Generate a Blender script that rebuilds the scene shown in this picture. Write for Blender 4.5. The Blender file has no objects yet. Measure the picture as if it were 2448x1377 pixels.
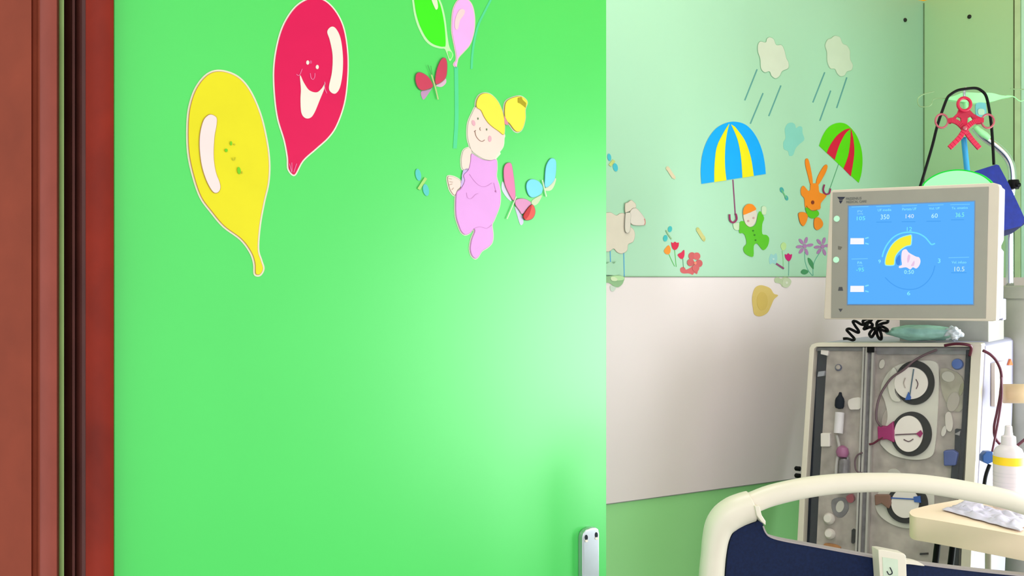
import bpy, bmesh, math, random
from mathutils import Vector, Matrix, noise
random.seed(7)
S = bpy.context.scene
COL = S.collection
# ------------------------------------------------------------------ camera
F = 2400.0; CX, HY = 1224.0, 663.0; CZ = 1.45
cam = bpy.data.objects.new('camera', bpy.data.cameras.new('camera')); COL.objects.link(cam)
cam.location = (0, 0, CZ); cam.rotation_euler = (math.pi/2, 0, 0)
cam.data.sensor_width = 36; cam.data.lens = 36*F/2448; cam.data.shift_y = (HY-688.5)/2448
cam.data.clip_start = 0.02
S.camera = cam
S.view_settings.view_transform = 'Standard'; S.view_settings.look = 'None'
S.view_settings.gamma = 1; S.view_settings.use_curve_mapping = False
S.view_settings.exposure = 0.0
# ------------------------------------------------------------------ world and lights
W = bpy.data.worlds.new('world'); S.world = W; W.use_nodes = True
W.node_tree.nodes['Background'].inputs[0].default_value = (.98, .96, 1, 1)
W.node_tree.nodes['Background'].inputs[1].default_value = 1.75
K = Vector((1.314, 3.206, 0)); WD = Vector((.494, -.8695, 0))      # room corner, direction of the right wall
WN = Vector((-.8695, -.494, 0))                                   # right wall's normal into the room
def area(name, loc, direction, sx, sy, power, col):
    l = bpy.data.lights.new(name, 'AREA'); l.shape = 'RECTANGLE'; l.size = sx; l.size_y = sy
    l.energy = power; l.color = col
    o = bpy.data.objects.new(name, l); COL.objects.link(o); o.location = loc
    o.rotation_euler = Vector(direction).to_track_quat('-Z', 'Y').to_euler()
    return o
WT0, WT1, WZ0, WZ1 = .85, 2.2, .50, 1.75                        # window opening along the right wall
area('window_daylight', K + WD*((WT0+WT1)/2) - WN*.10 + Vector((0, 0, (WZ0+WZ1)/2)), WN, WT1-WT0-.1, WZ1-WZ0-.1, 54, (.88, .95, 1))
area('fill_light_inner', (.35, 1.95, 2.84), (0, 0, -1), .6, .6, 9, (1, .97, 1))  # unseen lamp added as general fill inside the room
area('fill_light_outer', (.1, -.9, 2.84), (0, 0, -1), 1.2, .6, 32, (1, .96, .95))  # unseen lamp added as fill from the camera side
# ------------------------------------------------------------------ materials
def lin(c):
    return tuple(((v/255)/12.92 if v/255 <= .04045 else ((v/255+.055)/1.055)**2.4) for v in c)
def mat(name, rgb, rough=.55, metal=0, var=.04, scale=18, bump=0, emit=0, alpha=1, coat=0, spec=.5, trans=0):
    m = bpy.data.materials.new(name); m.use_nodes = True
    N = m.node_tree.nodes; L = m.node_tree.links; b = N['Principled BSDF']
    c = lin(rgb)
    b.inputs['Base Color'].default_value = (*c, 1)
    b.inputs['Roughness'].default_value = rough; b.inputs['Metallic'].default_value = metal
    b.inputs['Specular IOR Level'].default_value = spec; b.inputs['Coat Weight'].default_value = coat
    b.inputs['Coat Roughness'].default_value = .2
    b.inputs['Transmission Weight'].default_value = trans
    tc = N.new('ShaderNodeTexCoord'); nz = N.new('ShaderNodeTexNoise')
    nz.inputs['Scale'].default_value = scale; nz.inputs['Detail'].default_value = 4
    L.new(tc.outputs['Object'], nz.inputs['Vector'])
    if var and not emit:
        r = N.new('ShaderNodeValToRGB'); e = r.color_ramp.elements
        e[0].position = .3; e[1].position = .7
        e[0].color = (*[max(0, v*(1-var*2)) for v in c], 1); e[1].color = (*[min(1, v*(1+var*2)) for v in c], 1)
        L.new(nz.outputs['Fac'], r.inputs['Fac']); L.new(r.outputs['Color'], b.inputs['Base Color'])
    if bump:
        bm_ = N.new('ShaderNodeBump'); bm_.inputs['Strength'].default_value = bump; bm_.inputs['Distance'].default_value = .01
        L.new(nz.outputs['Fac'], bm_.inputs['Height']); L.new(bm_.outputs['Normal'], b.inputs['Normal'])
    if emit:
        b.inputs['Base Color'].default_value = (0, 0, 0, 1); b.inputs['Specular IOR Level'].default_value = 0.05
        b.inputs['Emission Color'].default_value = (*c, 1); b.inputs['Emission Strength'].default_value = emit
    if alpha < 1: b.inputs['Alpha'].default_value = alpha
    return m
_mc = {}
SF = .86                                      # sticker colours darkened on the door to offset the stronger light there
def stk(rgb, rough=.45):                      # printed sticker colour
    k = (rgb, rough, SF)
    if k not in _mc: _mc[k] = mat('print_%02x%02x%02x' % rgb, tuple(v*SF for v in rgb), rough, var=.015, spec=.2)
    return _mc[k]
def glow(rgb, s=1.0):
    k = ('g', rgb, s)
    if k not in _mc: _mc[k] = mat('glow_%02x%02x%02x' % rgb, rgb, .4, emit=s)
    return _mc[k]
M = {}
M['door'] = mat('green_door_laminate', (60, 190, 80), .38, var=.012, scale=3, spec=.65)
M['wood_red'] = mat('red_brown_varnished_wood', (114, 27, 6), .5, var=.14, scale=9, spec=.06)
M['wood_dark'] = mat('shaded_rebate_wood', (66, 30, 24), .55, var=.12, scale=12, spec=.2)  # shade of the stepped rebate put into a darker brown
M['wood_matte'] = mat('matte_brown_casing', (122, 54, 34), .8, var=.05, scale=14, spec=.2)
M['wood_pink'] = mat('pinkish_brown_moulding', (128, 62, 50), .8, var=.05, scale=14, spec=.2)
M['seal'] = mat('pale_green_paint_edge', (132, 160, 96), .6)
M['floor'] = mat('grey_vinyl_floor', (170, 172, 165), .35, var=.06, scale=25)
M['ceil'] = mat('white_ceiling_paint', (235, 232, 222), .8)
M['panel'] = mat('off_white_wall_board', (228, 214, 213), .5, var=.01, scale=4)
M['board_edge'] = mat('grey_board_edge', (120, 128, 118), .6)
M['cream'] = mat('cream_plastic', (214, 205, 190), .38, var=.01)
M['creamy'] = mat('cream_tray_laminate', (252, 226, 200), .4, var=.01)
M['white_pl'] = mat('white_lavender_plastic', (168, 166, 188), .5, var=.01)
M['housing'] = mat('warm_white_housing', (208, 196, 182), .38, var=.01)
M['bezel'] = mat('grey_bezel', (150, 147, 138), .45, var=.015)
M['greyp'] = mat('grey_beige_panel', (160, 150, 143), .45, var=.14, scale=26)  # mottle puts tube reflections and interior shade into the colour
M['greyn'] = mat('neck_grey', (168, 168, 156), .5)
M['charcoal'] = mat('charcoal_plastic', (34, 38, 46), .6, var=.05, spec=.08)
M['black'] = mat('black_rubber', (12, 12, 14), .5, var=.05, spec=.15)
M['blackring'] = mat('black_pump_race', (12, 11, 13), .6, var=.05, spec=.08)
M['disc'] = mat('white_pump_rotor', (218, 210, 204), .35, var=.015)
M['plate'] = mat('light_grey_pump_plate', (198, 194, 184), .4, var=.04)
M['rail'] = mat('clear_grey_rail', (120, 118, 120), .2, var=.1, scale=40)
M['rail_l'] = mat('pale_rail', (172, 168, 164), .25)
M['navy'] = mat('navy_laminate', (9, 24, 58), .7, var=.12, scale=220, spec=.2)
M['navy_edge'] = mat('pinkish_grey_edging', (150, 140, 140), .45)
M['chrome'] = mat('chrome', (225, 228, 232), .16, metal=1, var=0)
M['steel'] = mat('brushed_aluminium', (196, 198, 208), .32, metal=.85, var=.03)
M['steel_s'] = mat('steel_brass_side', (190, 190, 120), .35, metal=.5)
M['green_lit'] = mat('green_lit_plastic', (160, 240, 165), .3)  # status lamp's green light on pole and hooks put into the colour
M['wire'] = mat('thin_green_grey_wire', (140, 175, 125), .3, metal=.3)
M['clamp'] = mat('raspberry_plastic', (196, 10, 62), .45)
M['clamp_p'] = mat('dusty_pink_plastic', (176, 84, 96), .4)
M['cuff'] = mat('royal_blue_fabric', (10, 34, 128), .8, var=.08, scale=60, bump=.1)
M['cuff_d'] = mat('dark_blue_fabric', (14, 24, 70), .7)
M['bluestick'] = mat('sky_blue_plastic', (40, 150, 205), .4)
M['teal'] = mat('teal_plastic', (96, 176, 176), .4)
M['blood'] = mat('dark_blood_tube', (84, 16, 42), .25)
M['bloodg'] = mat('grey_maroon_tube', (92, 70, 78), .3)
M['magenta'] = mat('magenta_plastic', (140, 34, 92), .4)
M['bluek'] = mat('blue_knob_plastic', (48, 86, 160), .4)
M['bluebox'] = mat('slate_blue_plastic', (72, 84, 136), .45)
M['bluec'] = mat('blue_clamp_plastic', (20, 74, 140), .4)
M['tan'] = mat('tan_plastic', (222, 194, 156), .5)
M['yellow'] = mat('yellow_label', (245, 205, 30), .5)
M['bottle'] = mat('white_bottle_plastic', (218, 208, 214), .35, var=.01)
M['label_p'] = mat('pale_label_print', (208, 200, 206), .5)
M['orange'] = mat('orange_print', (205, 110, 60), .5)
M['plug'] = mat('black_plug', (8, 8, 8), .5, var=0)
M['bagw'] = mat('lavender_plastic_film', (212, 206, 228), .25, var=.02, bump=.2)
M['baggreen'] = mat('green_clear_film', (150, 196, 184), .25, var=.12, scale=25, bump=.3)
M['bagwhite'] = mat('frosty_clear_film', (205, 212, 216), .25, var=.05)
M['hook_in'] = mat('pale_grey_green_plastic', (190, 202, 182), .5)
M['clear'] = mat('clear_acrylic', (225, 225, 225), .12, var=0, alpha=.03, spec=.1)
M['dome'] = glow((158, 255, 172), 1.4)
M['screen'] = glow((92, 178, 255), 1.0)
M['w1'] = None
def wallmat(name, up, panel, low):
    m = bpy.data.materials.new(name); m.use_nodes = True
    N = m.node_tree.nodes; L = m.node_tree.links; b = N['Principled BSDF']; b.inputs['Roughness'].default_value = .45
    g = N.new('ShaderNodeNewGeometry'); sp = N.new('ShaderNodeSeparateXYZ'); L.new(g.outputs['Position'], sp.inputs[0])
    mp = N.new('ShaderNodeMath'); mp.operation = 'DIVIDE'; mp.inputs[1].default_value = 3; L.new(sp.outputs['Z'], mp.inputs[0])
    r = N.new('ShaderNodeValToRGB'); r.color_ramp.interpolation = 'CONSTANT'; e = r.color_ramp.elements
    e[0].position = 0; e[0].color = (*lin(low), 1)
    e[1].position = 1.45/3; e[1].color = (*lin(up), 1)
    x = e.new(2.325/3); x.color = (*lin(panel), 1)
    L.new(mp.outputs[0], r.inputs[0])
    nz = N.new('ShaderNodeTexNoise'); nz.inputs['Scale'].default_value = 6
    mx = N.new('ShaderNodeMix'); mx.data_type = 'RGBA'; mx.blend_type = 'MULTIPLY'; mx.inputs[0].default_value = .06
    L.new(r.outputs[0], mx.inputs[6]); L.new(nz.outputs['Color'], mx.inputs[7]); L.new(mx.outputs[2], b.inputs['Base Color'])
    bp = N.new('ShaderNodeBump'); bp.inputs['Strength'].default_value = .05; n2 = N.new('ShaderNodeTexNoise'); n2.inputs['Scale'].default_value = 60
    L.new(n2.outputs[0], bp.inputs['Height']); L.new(bp.outputs[0], b.inputs['Normal'])
    return m
M['w1'] = wallmat('mint_wall_paint', (162, 207, 174), (250, 196, 50), (152, 220, 142))
M['w2'] = wallmat('mint_paint_shade_tint', (174, 216, 164), (250, 196, 50), (152, 220, 142))  # same mint paint, with the right wall's shading put into a greener base
# ------------------------------------------------------------------ helpers
def ray(px, py): return Vector(((px-CX)/F, 1, (HY-py)/F))
def P3(px, py, Y): return Vector((0, 0, CZ)) + ray(px, py)*Y
class Plane:
    def __init__(s, o, n, ext=None):
        s.o = Vector(o); s.n = Vector(n).normalized(); s.ext = Vector(ext).normalized() if ext is not None else s.n
        s.u = Vector((-s.n.y, s.n.x, 0)).normalized(); s.v = s.n.cross(s.u)
        if s.v.z < 0: s.v = -s.v
    def off(s, h): return Plane(s.o + s.ext*h, s.n, s.ext)
    def hit(s, p, h=0):
        d = ray(*p); c = Vector((0, 0, CZ)); o = s.o + s.ext*h
        return c + d*((o-c).dot(s.n)/d.dot(s.n))
WL = {}
def link(o, parent, origin):
    COL.objects.link(o)
    WL[o.name] = Vector(origin)
    if parent is not None:
        o.parent = parent; o.location = Vector(origin) - WL[parent.name]
    else: o.location = origin
    return o
def tag(o, label=None, cat=None, group=None, kind=None):
    if label: o['label'] = label
    if cat: o['category'] = cat
    if group: o['group'] = group
    if kind: o['kind'] = kind
    return o
def thing(name, label, cat, loc, group=None):
    o = bpy.data.objects.new(name, None); o.empty_display_size = .05
    link(o, None, loc); return tag(o, label, cat, group)
def mk(name, bm, m, parent=None, smooth=False, bevel=0, base=None):
    bmesh.ops.recalc_face_normals(bm, faces=bm.faces)
    vs = [v.co for v in bm.verts]
    lo = Vector([min(v[i] for v in vs) for i in range(3)]); hi = Vector([max(v[i] for v in vs) for i in range(3)])
    c = Vector(base) if base else (lo+hi)/2
    for v in bm.verts: v.co -= c
    me = bpy.data.meshes.new(name); bm.to_mesh(me); bm.free()
    me.materials.append(m)
    if smooth:
        for p in me.polygons: p.use_smooth = True
    o = bpy.data.objects.new(name, me); link(o, parent, c)
    if bevel:
        b = o.modifiers.new('bevel', 'BEVEL'); b.width = bevel; b.segments = 3; b.limit_method = 'ANGLE'; b.angle_limit = .7
        w = o.modifiers.new('wn', 'WEIGHTED_NORMAL')
        for p in me.polygons: p.use_smooth = True
    return o
def cat(pts, n=5, closed=True):
    out = []; N = len(pts)
    rng = range(N) if closed else range(N-1)
    for i in rng:
        g = (lambda k: Vector(pts[k % N])) if closed else (lambda k: Vector(pts[min(max(k, 0), N-1)]))
        a, b, c, d = g(i-1), g(i), g(i+1), g(i+2)
        for j in range(n):
            t = j/n
            out.append(.5*((2*b)+(c-a)*t+(2*a-5*b+4*c-d)*t*t+(3*b-a-3*c+d)*t**3))
    if not closed: out.append(Vector(pts[-1]))
    return out
def inset(pts, d):                              # pts closed 2d, d>0 shrinks
    N = len(pts); A = sum(pts[i][0]*pts[(i+1) % N][1]-pts[(i+1) % N][0]*pts[i][1] for i in range(N))
    s = 1 if A > 0 else -1; out = []
    for i in range(N):
        a, b, c = Vector(pts[i-1]), Vector(pts[i]), Vector(pts[(i+1) % N])
        e1 = (b-a); e2 = (c-b)
        if e1.length < 1e-9 or e2.length < 1e-9: out.append(b.copy()); continue
        e1.normalize(); e2.normalize()
        n1 = Vector((-e1.y, e1.x))*s; n2 = Vector((-e2.y, e2.x))*s
        m = (n1+n2)
        if m.length < .3: out.append(b+n1*d); continue
        m.normalize(); out.append(b+m*d/max(.45, m.dot(n1)))
    return out
def add_prism3(bm, front, ext, depth):
    """front: 3d loop; back = front - ext*depth"""
    f = [bm.verts.new(p) for p in front]; b = [bm.verts.new(Vector(p)-ext*depth) for p in front]
    ff = bm.faces.new(f); bf = bm.faces.new(list(reversed(b))); ff.normal_update(); bf.normal_update()
    N = len(f)
    for i in range(N): bm.faces.new((f[i], b[i], b[(i+1) % N], f[(i+1) % N]))
    if N > 4: bmesh.ops.triangulate(bm, faces=[ff, bf], ngon_method='EAR_CLIP')
def add_poly(bm, pl, pts, h=0, depth=.0006):
    """outline in photo pixels on plane pl, front at height h above it"""
    add_prism3(bm, [pl.hit(p, 0)+pl.ext*h for p in pts], pl.ext, depth)
def add_rib(bm, pl, pts, w, h, depth):
    pts = [Vector(p) for p in pts]; N = len(pts); Lp, Rp = [], []
    for i, p in enumerate(pts):
        d = (pts[min(i+1, N-1)]-pts[max(i-1, 0)]); d.normalize(); n = Vector((-d.y, d.x))
        ww = (w[i] if isinstance(w, (list, tuple)) else w)/2
        Lp.append(p+n*ww); Rp.append(p-n*ww)
    for i in range(N-1):
        q = [Lp[i], Lp[i+1], Rp[i+1], Rp[i]]
        add_prism3(bm, [pl.hit(p)+pl.ext*h for p in q], pl.ext, depth)
def ell(c, rx, ry, rot=0, n=28):
    r = math.radians(rot); return [(c[0]+rx*math.cos(a)*math.cos(r)-ry*math.sin(a)*math.sin(r), c[1]+rx*math.cos(a)*math.sin(r)+ry*math.sin(a)*math.cos(r)) for a in [2*math.pi*i/n for i in range(n)]]
def rect(x0, y0, x1, y1): return [(x0, y0), (x1, y0), (x1, y1), (x0, y1)]
def add_box3(bm, o, ax, ay, az):
    """box from corner o with edge vectors"""
    o = Vector(o); c = [o, o+ax, o+ax+ay, o+ay]; add_prism3(bm, c, -Vector(az).normalized(), Vector(az).length)
def tubebm(bm, pts, r, seg=12, sm=6, closed=False):
    P = cat([tuple(p) for p in pts], sm, closed) if sm > 1 else [Vector(p) for p in pts]
    n = len(P)
    if isinstance(r, (list, tuple)):
        R = []; k = len(r)
        for i in range(n):
            t = i/(n-1)*(k-1); a = int(min(t, k-2)); R.append(r[a]+(r[a+1]-r[a])*(t-a))
    else: R = [r]*n
    T = [((P[(i+1) % n]-P[i-1]) if closed else (P[min(i+1, n-1)]-P[max(i-1, 0)])).normalized() for i in range(n)]
    ref = Vector((0, 0, 1)) if abs(T[0].z) < .9 else Vector((1, 0, 0))
    U = (ref - T[0]*ref.dot(T[0])).normalized(); rings = []
    for i in range(n):
        U = (U - T[i]*U.dot(T[i])).normalized(); V = T[i].cross(U)
        rings.append([bm.verts.new(P[i]+(U*math.cos(a)+V*math.sin(a))*R[i]) for a in [2*math.pi*k/seg for k in range(seg)]])
    m = n if closed else n-1
    for i in range(m):
        A, B = rings[i], rings[(i+1) % n]
        for k in range(seg): bm.faces.new((A[k], A[(k+1) % seg], B[(k+1) % seg], B[k]))
    if not closed: bm.faces.new(list(reversed(rings[0]))); bm.faces.new(rings[-1])
def tube(name, pts, r, m, parent=None, seg=12, sm=6, closed=False):
    bm = bmesh.new(); tubebm(bm, pts, r, seg, sm, closed); return mk(name, bm, m, parent, True)
def lathe(name, prof, loc, m, parent=None, seg=32, axis=None):
    """prof: (radius, height) list; axis unit vector"""
    bm = bmesh.new(); ax = Vector(axis or (0, 0, 1)).normalized()
    ref = Vector((1, 0, 0)) if abs(ax.x) < .9 else Vector((0, 1, 0)); U = (ref-ax*ref.dot(ax)).normalized(); V = ax.cross(U)
    R = [[bm.verts.new(Vector(loc)+ax*h+(U*math.cos(a)+V*math.sin(a))*max(r, 1e-4)) for a in [2*math.pi*k/seg for k in range(seg)]] for r, h in prof]
    for A, B in zip(R, R[1:]):
        for k in range(seg): bm.faces.new((A[k], A[(k+1) % seg], B[(k+1) % seg], B[k]))
    bm.faces.new(list(reversed(R[0]))); bm.faces.new(R[-1])
    o = mk(name, bm, m, parent, True)
    e = o.modifiers.new('es', 'EDGE_SPLIT'); e.split_angle = .7
    return o
def text(name, s, pl, p, wpx, hpx, m, parent, h=.001):
    """lettering whose box starts at pixel p (top left) and is wpx by hpx, lying on plane pl"""
    cu = bpy.data.curves.new(name, 'FONT'); cu.body = s; cu.size = 1; cu.resolution_u = 2
    t = bpy.data.objects.new('t', cu); COL.objects.link(t)
    bpy.context.view_layer.update()
    me = bpy.data.meshes.new_from_object(t.evaluated_get(bpy.context.evaluated_depsgraph_get()))
    bpy.data.objects.remove(t)
    xs = [v.co.x for v in me.vertices]; ys = [v.co.y for v in me.vertices]
    x0, x1, y0, y1 = min(xs), max(xs), min(ys), max(ys)
    a = pl.hit(p); b = pl.hit((p[0]+wpx, p[1])); c = pl.hit((p[0], p[1]+hpx))
    sx = (b-a).dot(pl.u)/(x1-x0); sy = (a-c).dot(pl.v)/(y1-y0)
    o0 = a
    for v in me.vertices: v.co = (pl.u*((v.co.x-x0)*sx) + pl.v*((v.co.y-y1)*sy) + pl.ext*h)
    me.materials.clear(); me.materials.append(m)
    o = bpy.data.objects.new(name, me); link(o, parent, o0); return o
def struct(name, bm, m, parent=None, bevel=0):
    o = mk(name, bm, m, parent, bevel=bevel)
    if parent is None: o['kind'] = 'structure'
    return o
# ------------------------------------------------------------------ planes of the place
A1 = Vector((.245, 2.6, 0)); U1 = Vector((.8700, .4930, 0)).normalized(); N1 = Vector((U1.y, -U1.x, 0))
PW1 = Plane(A1, N1)
H0 = Vector((-.476, 1.2, 0)); E0 = Vector((.1695, 1.8, 0)); DU = (E0-H0).normalized(); DN = Vector((DU.y, -DU.x, 0))
PD = Plane(H0, DN)
PW2 = Plane(K, WN)
# ------------------------------------------------------------------ room shell
K0 = A1 + U1*((K-A1).dot(U1))
bm = bmesh.new(); add_box3(bm, K0-U1*3.0, U1*3.0, -N1*.1, Vector((0, 0, 2.9))); struct('wall_back', bm, M['w1'])
bm = bmesh.new()
def wbox(t0, t1, z0, z1, th=.1):
    if t1 > t0 and z1 > z0: add_box3(bm, K0+WD*t0+Vector((0, 0, z0)), WD*(t1-t0), -WN*th, Vector((0, 0, z1-z0)))
wbox(0, WT0, 0, 2.9); wbox(WT1, 3.6, 0, 2.9); wbox(WT0, WT1, 0, WZ0); wbox(WT0, WT1, WZ1, 2.9)
struct('wall_right', bm, M['w2'])
bm = bmesh.new()
for a, b, c, d in ((WT0, WT0+.05, WZ0, WZ1), (WT1-.05, WT1, WZ0, WZ1), (WT0, WT1, WZ0, WZ0+.05), (WT0, WT1, WZ1-.05, WZ1), ((WT0+WT1)/2-.025, (WT0+WT1)/2+.025, WZ0, WZ1)):
    add_box3(bm, K0+WD*a-WN*.04+Vector((0, 0, c)), WD*(b-a), -WN*.04, Vector((0, 0, d-c)))
struct('window_1', bm, M['cream'])
bm = bmesh.new(); add_box3(bm, (-2.2, -2.5, -.1), Vector((5.4, 0, 0)), Vector((0, 6.2, 0)), Vector((0, 0, .1))); struct('floor', bm, M['floor'])
bm = bmesh.new(); add_box3(bm, (-2.2, -2.5, 2.9), Vector((5.4, 0, 0)), Vector((0, 6.2, 0)), Vector((0, 0, .1))); struct('ceiling', bm, M['ceil'])
# white protection board along both walls
def zed(px, py, pl): return pl.hit((px, py)).z
zb = zed(1450, 1203, PW1); zt = 1.45
bm = bmesh.new(); add_box3(bm, K0-U1*2.9+Vector((0, 0, zb)), U1*2.9, N1*.006, Vector((0, 0, zt-zb))); struct('trim_1', bm, M['panel'])
bm = bmesh.new(); add_box3(bm, K0+WD*.006+Vector((0, 0, zb)), WD*(WT0-.05), WN*.006, Vector((0, 0, zt-zb))); struct('trim_2', bm, M['panel'])
bm = bmesh.new(); add_box3(bm, K0-U1*2.9+Vector((0, 0, zt)), U1*2.9, N1*.007, Vector((0, 0, .0022)))
add_box3(bm, K0-U1*2.9+Vector((0, 0, zb-.0022)), U1*2.9, N1*.006, Vector((0, 0, .0022))); struct('trim_3', bm, M['board_edge'])
# vertical joint and casing strip on the right wall
bm = bmesh.new(); t0 = (PW2.hit((2423, 300))-K0).dot(WD); t1 = (PW2.hit((2427.5, 300))-K0).dot(WD)
add_box3(bm, K0+WD*t0+Vector((0, 0, zt)), WD*(t1-t0), WN*.001, Vector((0, 0, 1.4))); struct('trim_4', bm, mat('dark_joint', (70, 84, 44), .7))
t2 = (PW2.hit((2441, 300))-K0).dot(WD); t3 = (PW2.hit((2443, 300))-K0).dot(WD)
bm = bmesh.new(); add_box3(bm, K0+WD*t1+Vector((0, 0, zt)), WD*(t2-t1), WN*.004, Vector((0, 0, 1.4))); struct('trim_5', bm, mat('casing_green', (186, 214, 166), .5))
bm = bmesh.new(); add_box3(bm, K0+WD*t3+Vector((0, 0, zt)), WD*(.3), WN*.003, Vector((0, 0, 1.4))); struct('trim_6', bm, mat('pale_mint_board', (192, 238, 212), .5, var=.005))
# thin darker green strip down the room corner
bm = bmesh.new(); add_box3(bm, K0+Vector((0, 0, zt))+WN*.0, WD*.0035, WN*.0015, Vector((0, 0, .875))); struct('trim_7', bm, mat('corner_line', (96, 128, 84), .7))
# door leaf
bm = bmesh.new(); add_box3(bm, H0+Vector((0, 0, .01)), (E0-H0), -DN*.04, Vector((0, 0, 2.09)))
door = struct('door_1', bm, M['door'], bevel=.0015)
tag(door, kind='structure')
# left door frame: profile in plan, standing on the floor
FD = Vector((-.8696, .4938, 0)); FN = Vector((-.4938, -.8696, 0)); FO = H0+FN*.022+Vector((.004, -.002, 0))
PF = Plane(FO, FN)
def sF(px, d=0): return (PF.hit((px, 663), d)-FO).dot(FD)
def jamb(name, prof, m, bev=0):
    pts = [FO+FD*sF(px, d)+FN*d for px, d in prof]
    bm = bmesh.new(); add_prism3(bm, [p+Vector((0, 0, 2.2)) for p in pts], Vector((0, 0, 1)), 2.2); return struct(name, bm, m, bevel=bev)
jamb('trim_8', [(272, 0), (205, 0), (203, -.05), (270, -.018)], M['wood_red'], .002)
jamb('trim_9', [(204.5, -.004), (196, -.004), (194, -.012), (181, -.012), (179, -.007), (173, -.007), (171, -.018), (153, -.018), (153, -.06), (204, -.06)], M['wood_dark'])
jamb('trim_10', [(153, -.002), (141, -.002), (141, -.06), (153, -.06)], M['seal'])
jamb('trim_11', [(141, 0), (136, .005), (120, .008), (101, .006), (95, .0), (95, -.06), (141, -.06)], M['wood_pink'], .001)
jamb('trim_12', [(95, -.001), (88, -.004), (79, 0), (75, .004), (-260, .004), (-260, -.06), (95, -.06)], M['wood_matte'])
bm = bmesh.new(); a = FO+FD*sF(-200)-FN*.06
add_box3(bm, a+FD*.0, FD*1.2, FN*.05, Vector((0, 0, 2.9))); struct('wall_left', bm, M['w1'])
# door furniture (fixed to the leaf: part of the door)
bp = [(1393, 1400), (1393, 1285), (1396, 1274), (1403, 1266.5), (1413, 1262), (1424, 1261), (1431, 1265), (1433, 1275), (1433, 1400)]
zz = PD.hit((1410, 1400), 0).z
bm = bmesh.new(); add_prism3(bm, [PD.hit(p, .011) for p in bp[1:-1]]+[PD.hit((1433, 1400), .011)-Vector((0, 0, .09)), PD.hit((1393, 1400), .011)-Vector((0, 0, .09))], DN, .011)
bpl = mk('handle_backplate', bm, M['steel'], door, bevel=.0018); bpl['label'] = 'brushed aluminium backplate'
for c in ((1401.5, 1285), (1425.5, 1279)):
    bm = bmesh.new(); add_poly(bm, PD.off(.011), ell(c, 3.4, 6.5), .0006, .003); mk('screw_recess', bm, M['charcoal'], bpl)
    bm = bmesh.new(); add_poly(bm, PD.off(.011), ell((c[0], c[1]+8), 3.4, 3), .001, .003); mk('screw_rim', bm, M['cream'], bpl)
lc = PD.hit((1412, 1400), .011)
tube('lever_handle', [lc, lc+DN*.035, lc+DN*.045-DU*.02, lc+DN*.047-DU*.06, lc+DN*.047-DU*.125], .0095, M['steel'], bpl, sm=5)
# ------------------------------------------------------------------ stickers
class Sticker:
    def __init__(s, name, label, ctg, pl, conv, at, group=None, lift=0):
        s.pl = pl; s.cv = conv; s.lift = lift
        s.root = thing(name, label, ctg, pl.hit(conv(*at)), group)
    def poly(s, nm, pts, m, lvl=1, sm=5, ins=0, parent=None):
        q = [s.cv(*p) for p in pts]
        if sm > 1: q = cat(q, sm)
        if ins: q = inset(q, ins)
        bm = bmesh.new(); h = s.lift+lvl*.0005; add_poly(bm, s.pl, q, h, .00045+s.lift*0)
        return mk(nm, bm, m, parent or s.root)
    def outlined(s, nm, pts, m, line, lvl=1, w=1.2, sm=5, backing=None, bw=3):
        if backing: s.poly('backing', pts, backing, lvl, sm, -bw)
        s.poly('outline', pts, line, lvl+1, sm); return s.poly(nm, pts, m, lvl+2, sm, w)
    def stroke(s, nm, pts, w, m, lvl=2, sm=4):
        q = [s.cv(*p) for p in pts]
        if sm > 1 and len(q) > 2: q = cat(q, sm, False)
        bm = bmesh.new(); add_rib(bm, s.pl, q, w, s.lift+lvl*.0005, .00045); return mk(nm, bm, m, s.root)
    def disc(s, nm, c, rx, ry, m, lvl=2, rot=0):
        q = [s.cv(*p) for p in ell(c, rx, ry, rot)]
        bm = bmesh.new(); add_poly(bm, s.pl, q, s.lift+lvl*.0005, .00045); return mk(nm, bm, m, s.root)
    def strokes(s, nm, L, w, m, lvl=2, sm=4):
        for pts in L: s.stroke(nm, pts, w, m, lvl, sm)
def Z(x0, y0, sc): return lambda x, y: (x0+x/sc, y0+y/sc)
z2 = Z(400, 0, 1.968); z3 = Z(960, 0, 4.05); z4 = Z(960, 340, 4.3025); z5 = Z(1440, 340, 3.825)
z6 = Z(1640, 60, 4.918); z7 = Z(1640, 280, 3.442); z8 = Z(1840, 280, 3.13); idn = lambda x, y: (x, y)
WHITE = stk((246, 236, 222)); OFFW = stk((250, 228, 226)); BRN = stk((196, 160, 70))
# yellow balloon
s = Sticker('balloon_sticker', 'yellow balloon sticker with tiny green face marks on the green door', 'sticker', PD, z2, (280, 750), 'balloon stickers on the door')
yb = [(250,328),(330,355),(390,420),(440,530),(470,650),(484,760),(480,860),(460,950),(440,1060),(432,1170),(445,1220),(457,1262),(445,1292),(425,1302),(405,1290),(402,1240),(385,1190),(340,1130),(260,1070),(200,1000),(150,930),(115,830),(92,720),(88,600),(98,500),(130,410),(185,345)]
s.poly('backing', yb, stk((236, 230, 200)), 1); s.poly('outline', yb, stk((214, 150, 100)), 2, ins=4.2); s.poly('balloon', yb, stk((238, 226, 26)), 3, ins=5.4)
hl = [(205,540),(228,555),(228,590),(218,650),(215,740),(225,810),(243,860),(245,890),(230,908),(208,900),(180,850),(158,780),(148,700),(150,630),(165,570),(185,545)]
s.poly('highlight_outline', hl, BRN, 4, ins=-1); s.poly('highlight', hl, OFFW, 5, ins=.6)
gm = stk((120, 210, 30))
for c, a, b, r in (((296, 675), 5, 10, 0), ((273, 708), 7, 8, 0), ((333, 803), 8, 17, -8)): s.disc('face_mark', c, a, b, gm, 5, r)
s.stroke('nose_mark', [(302, 742), (305, 754), (314, 752), (316, 740)], 1.4, stk((200, 200, 40)), 5)
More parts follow.
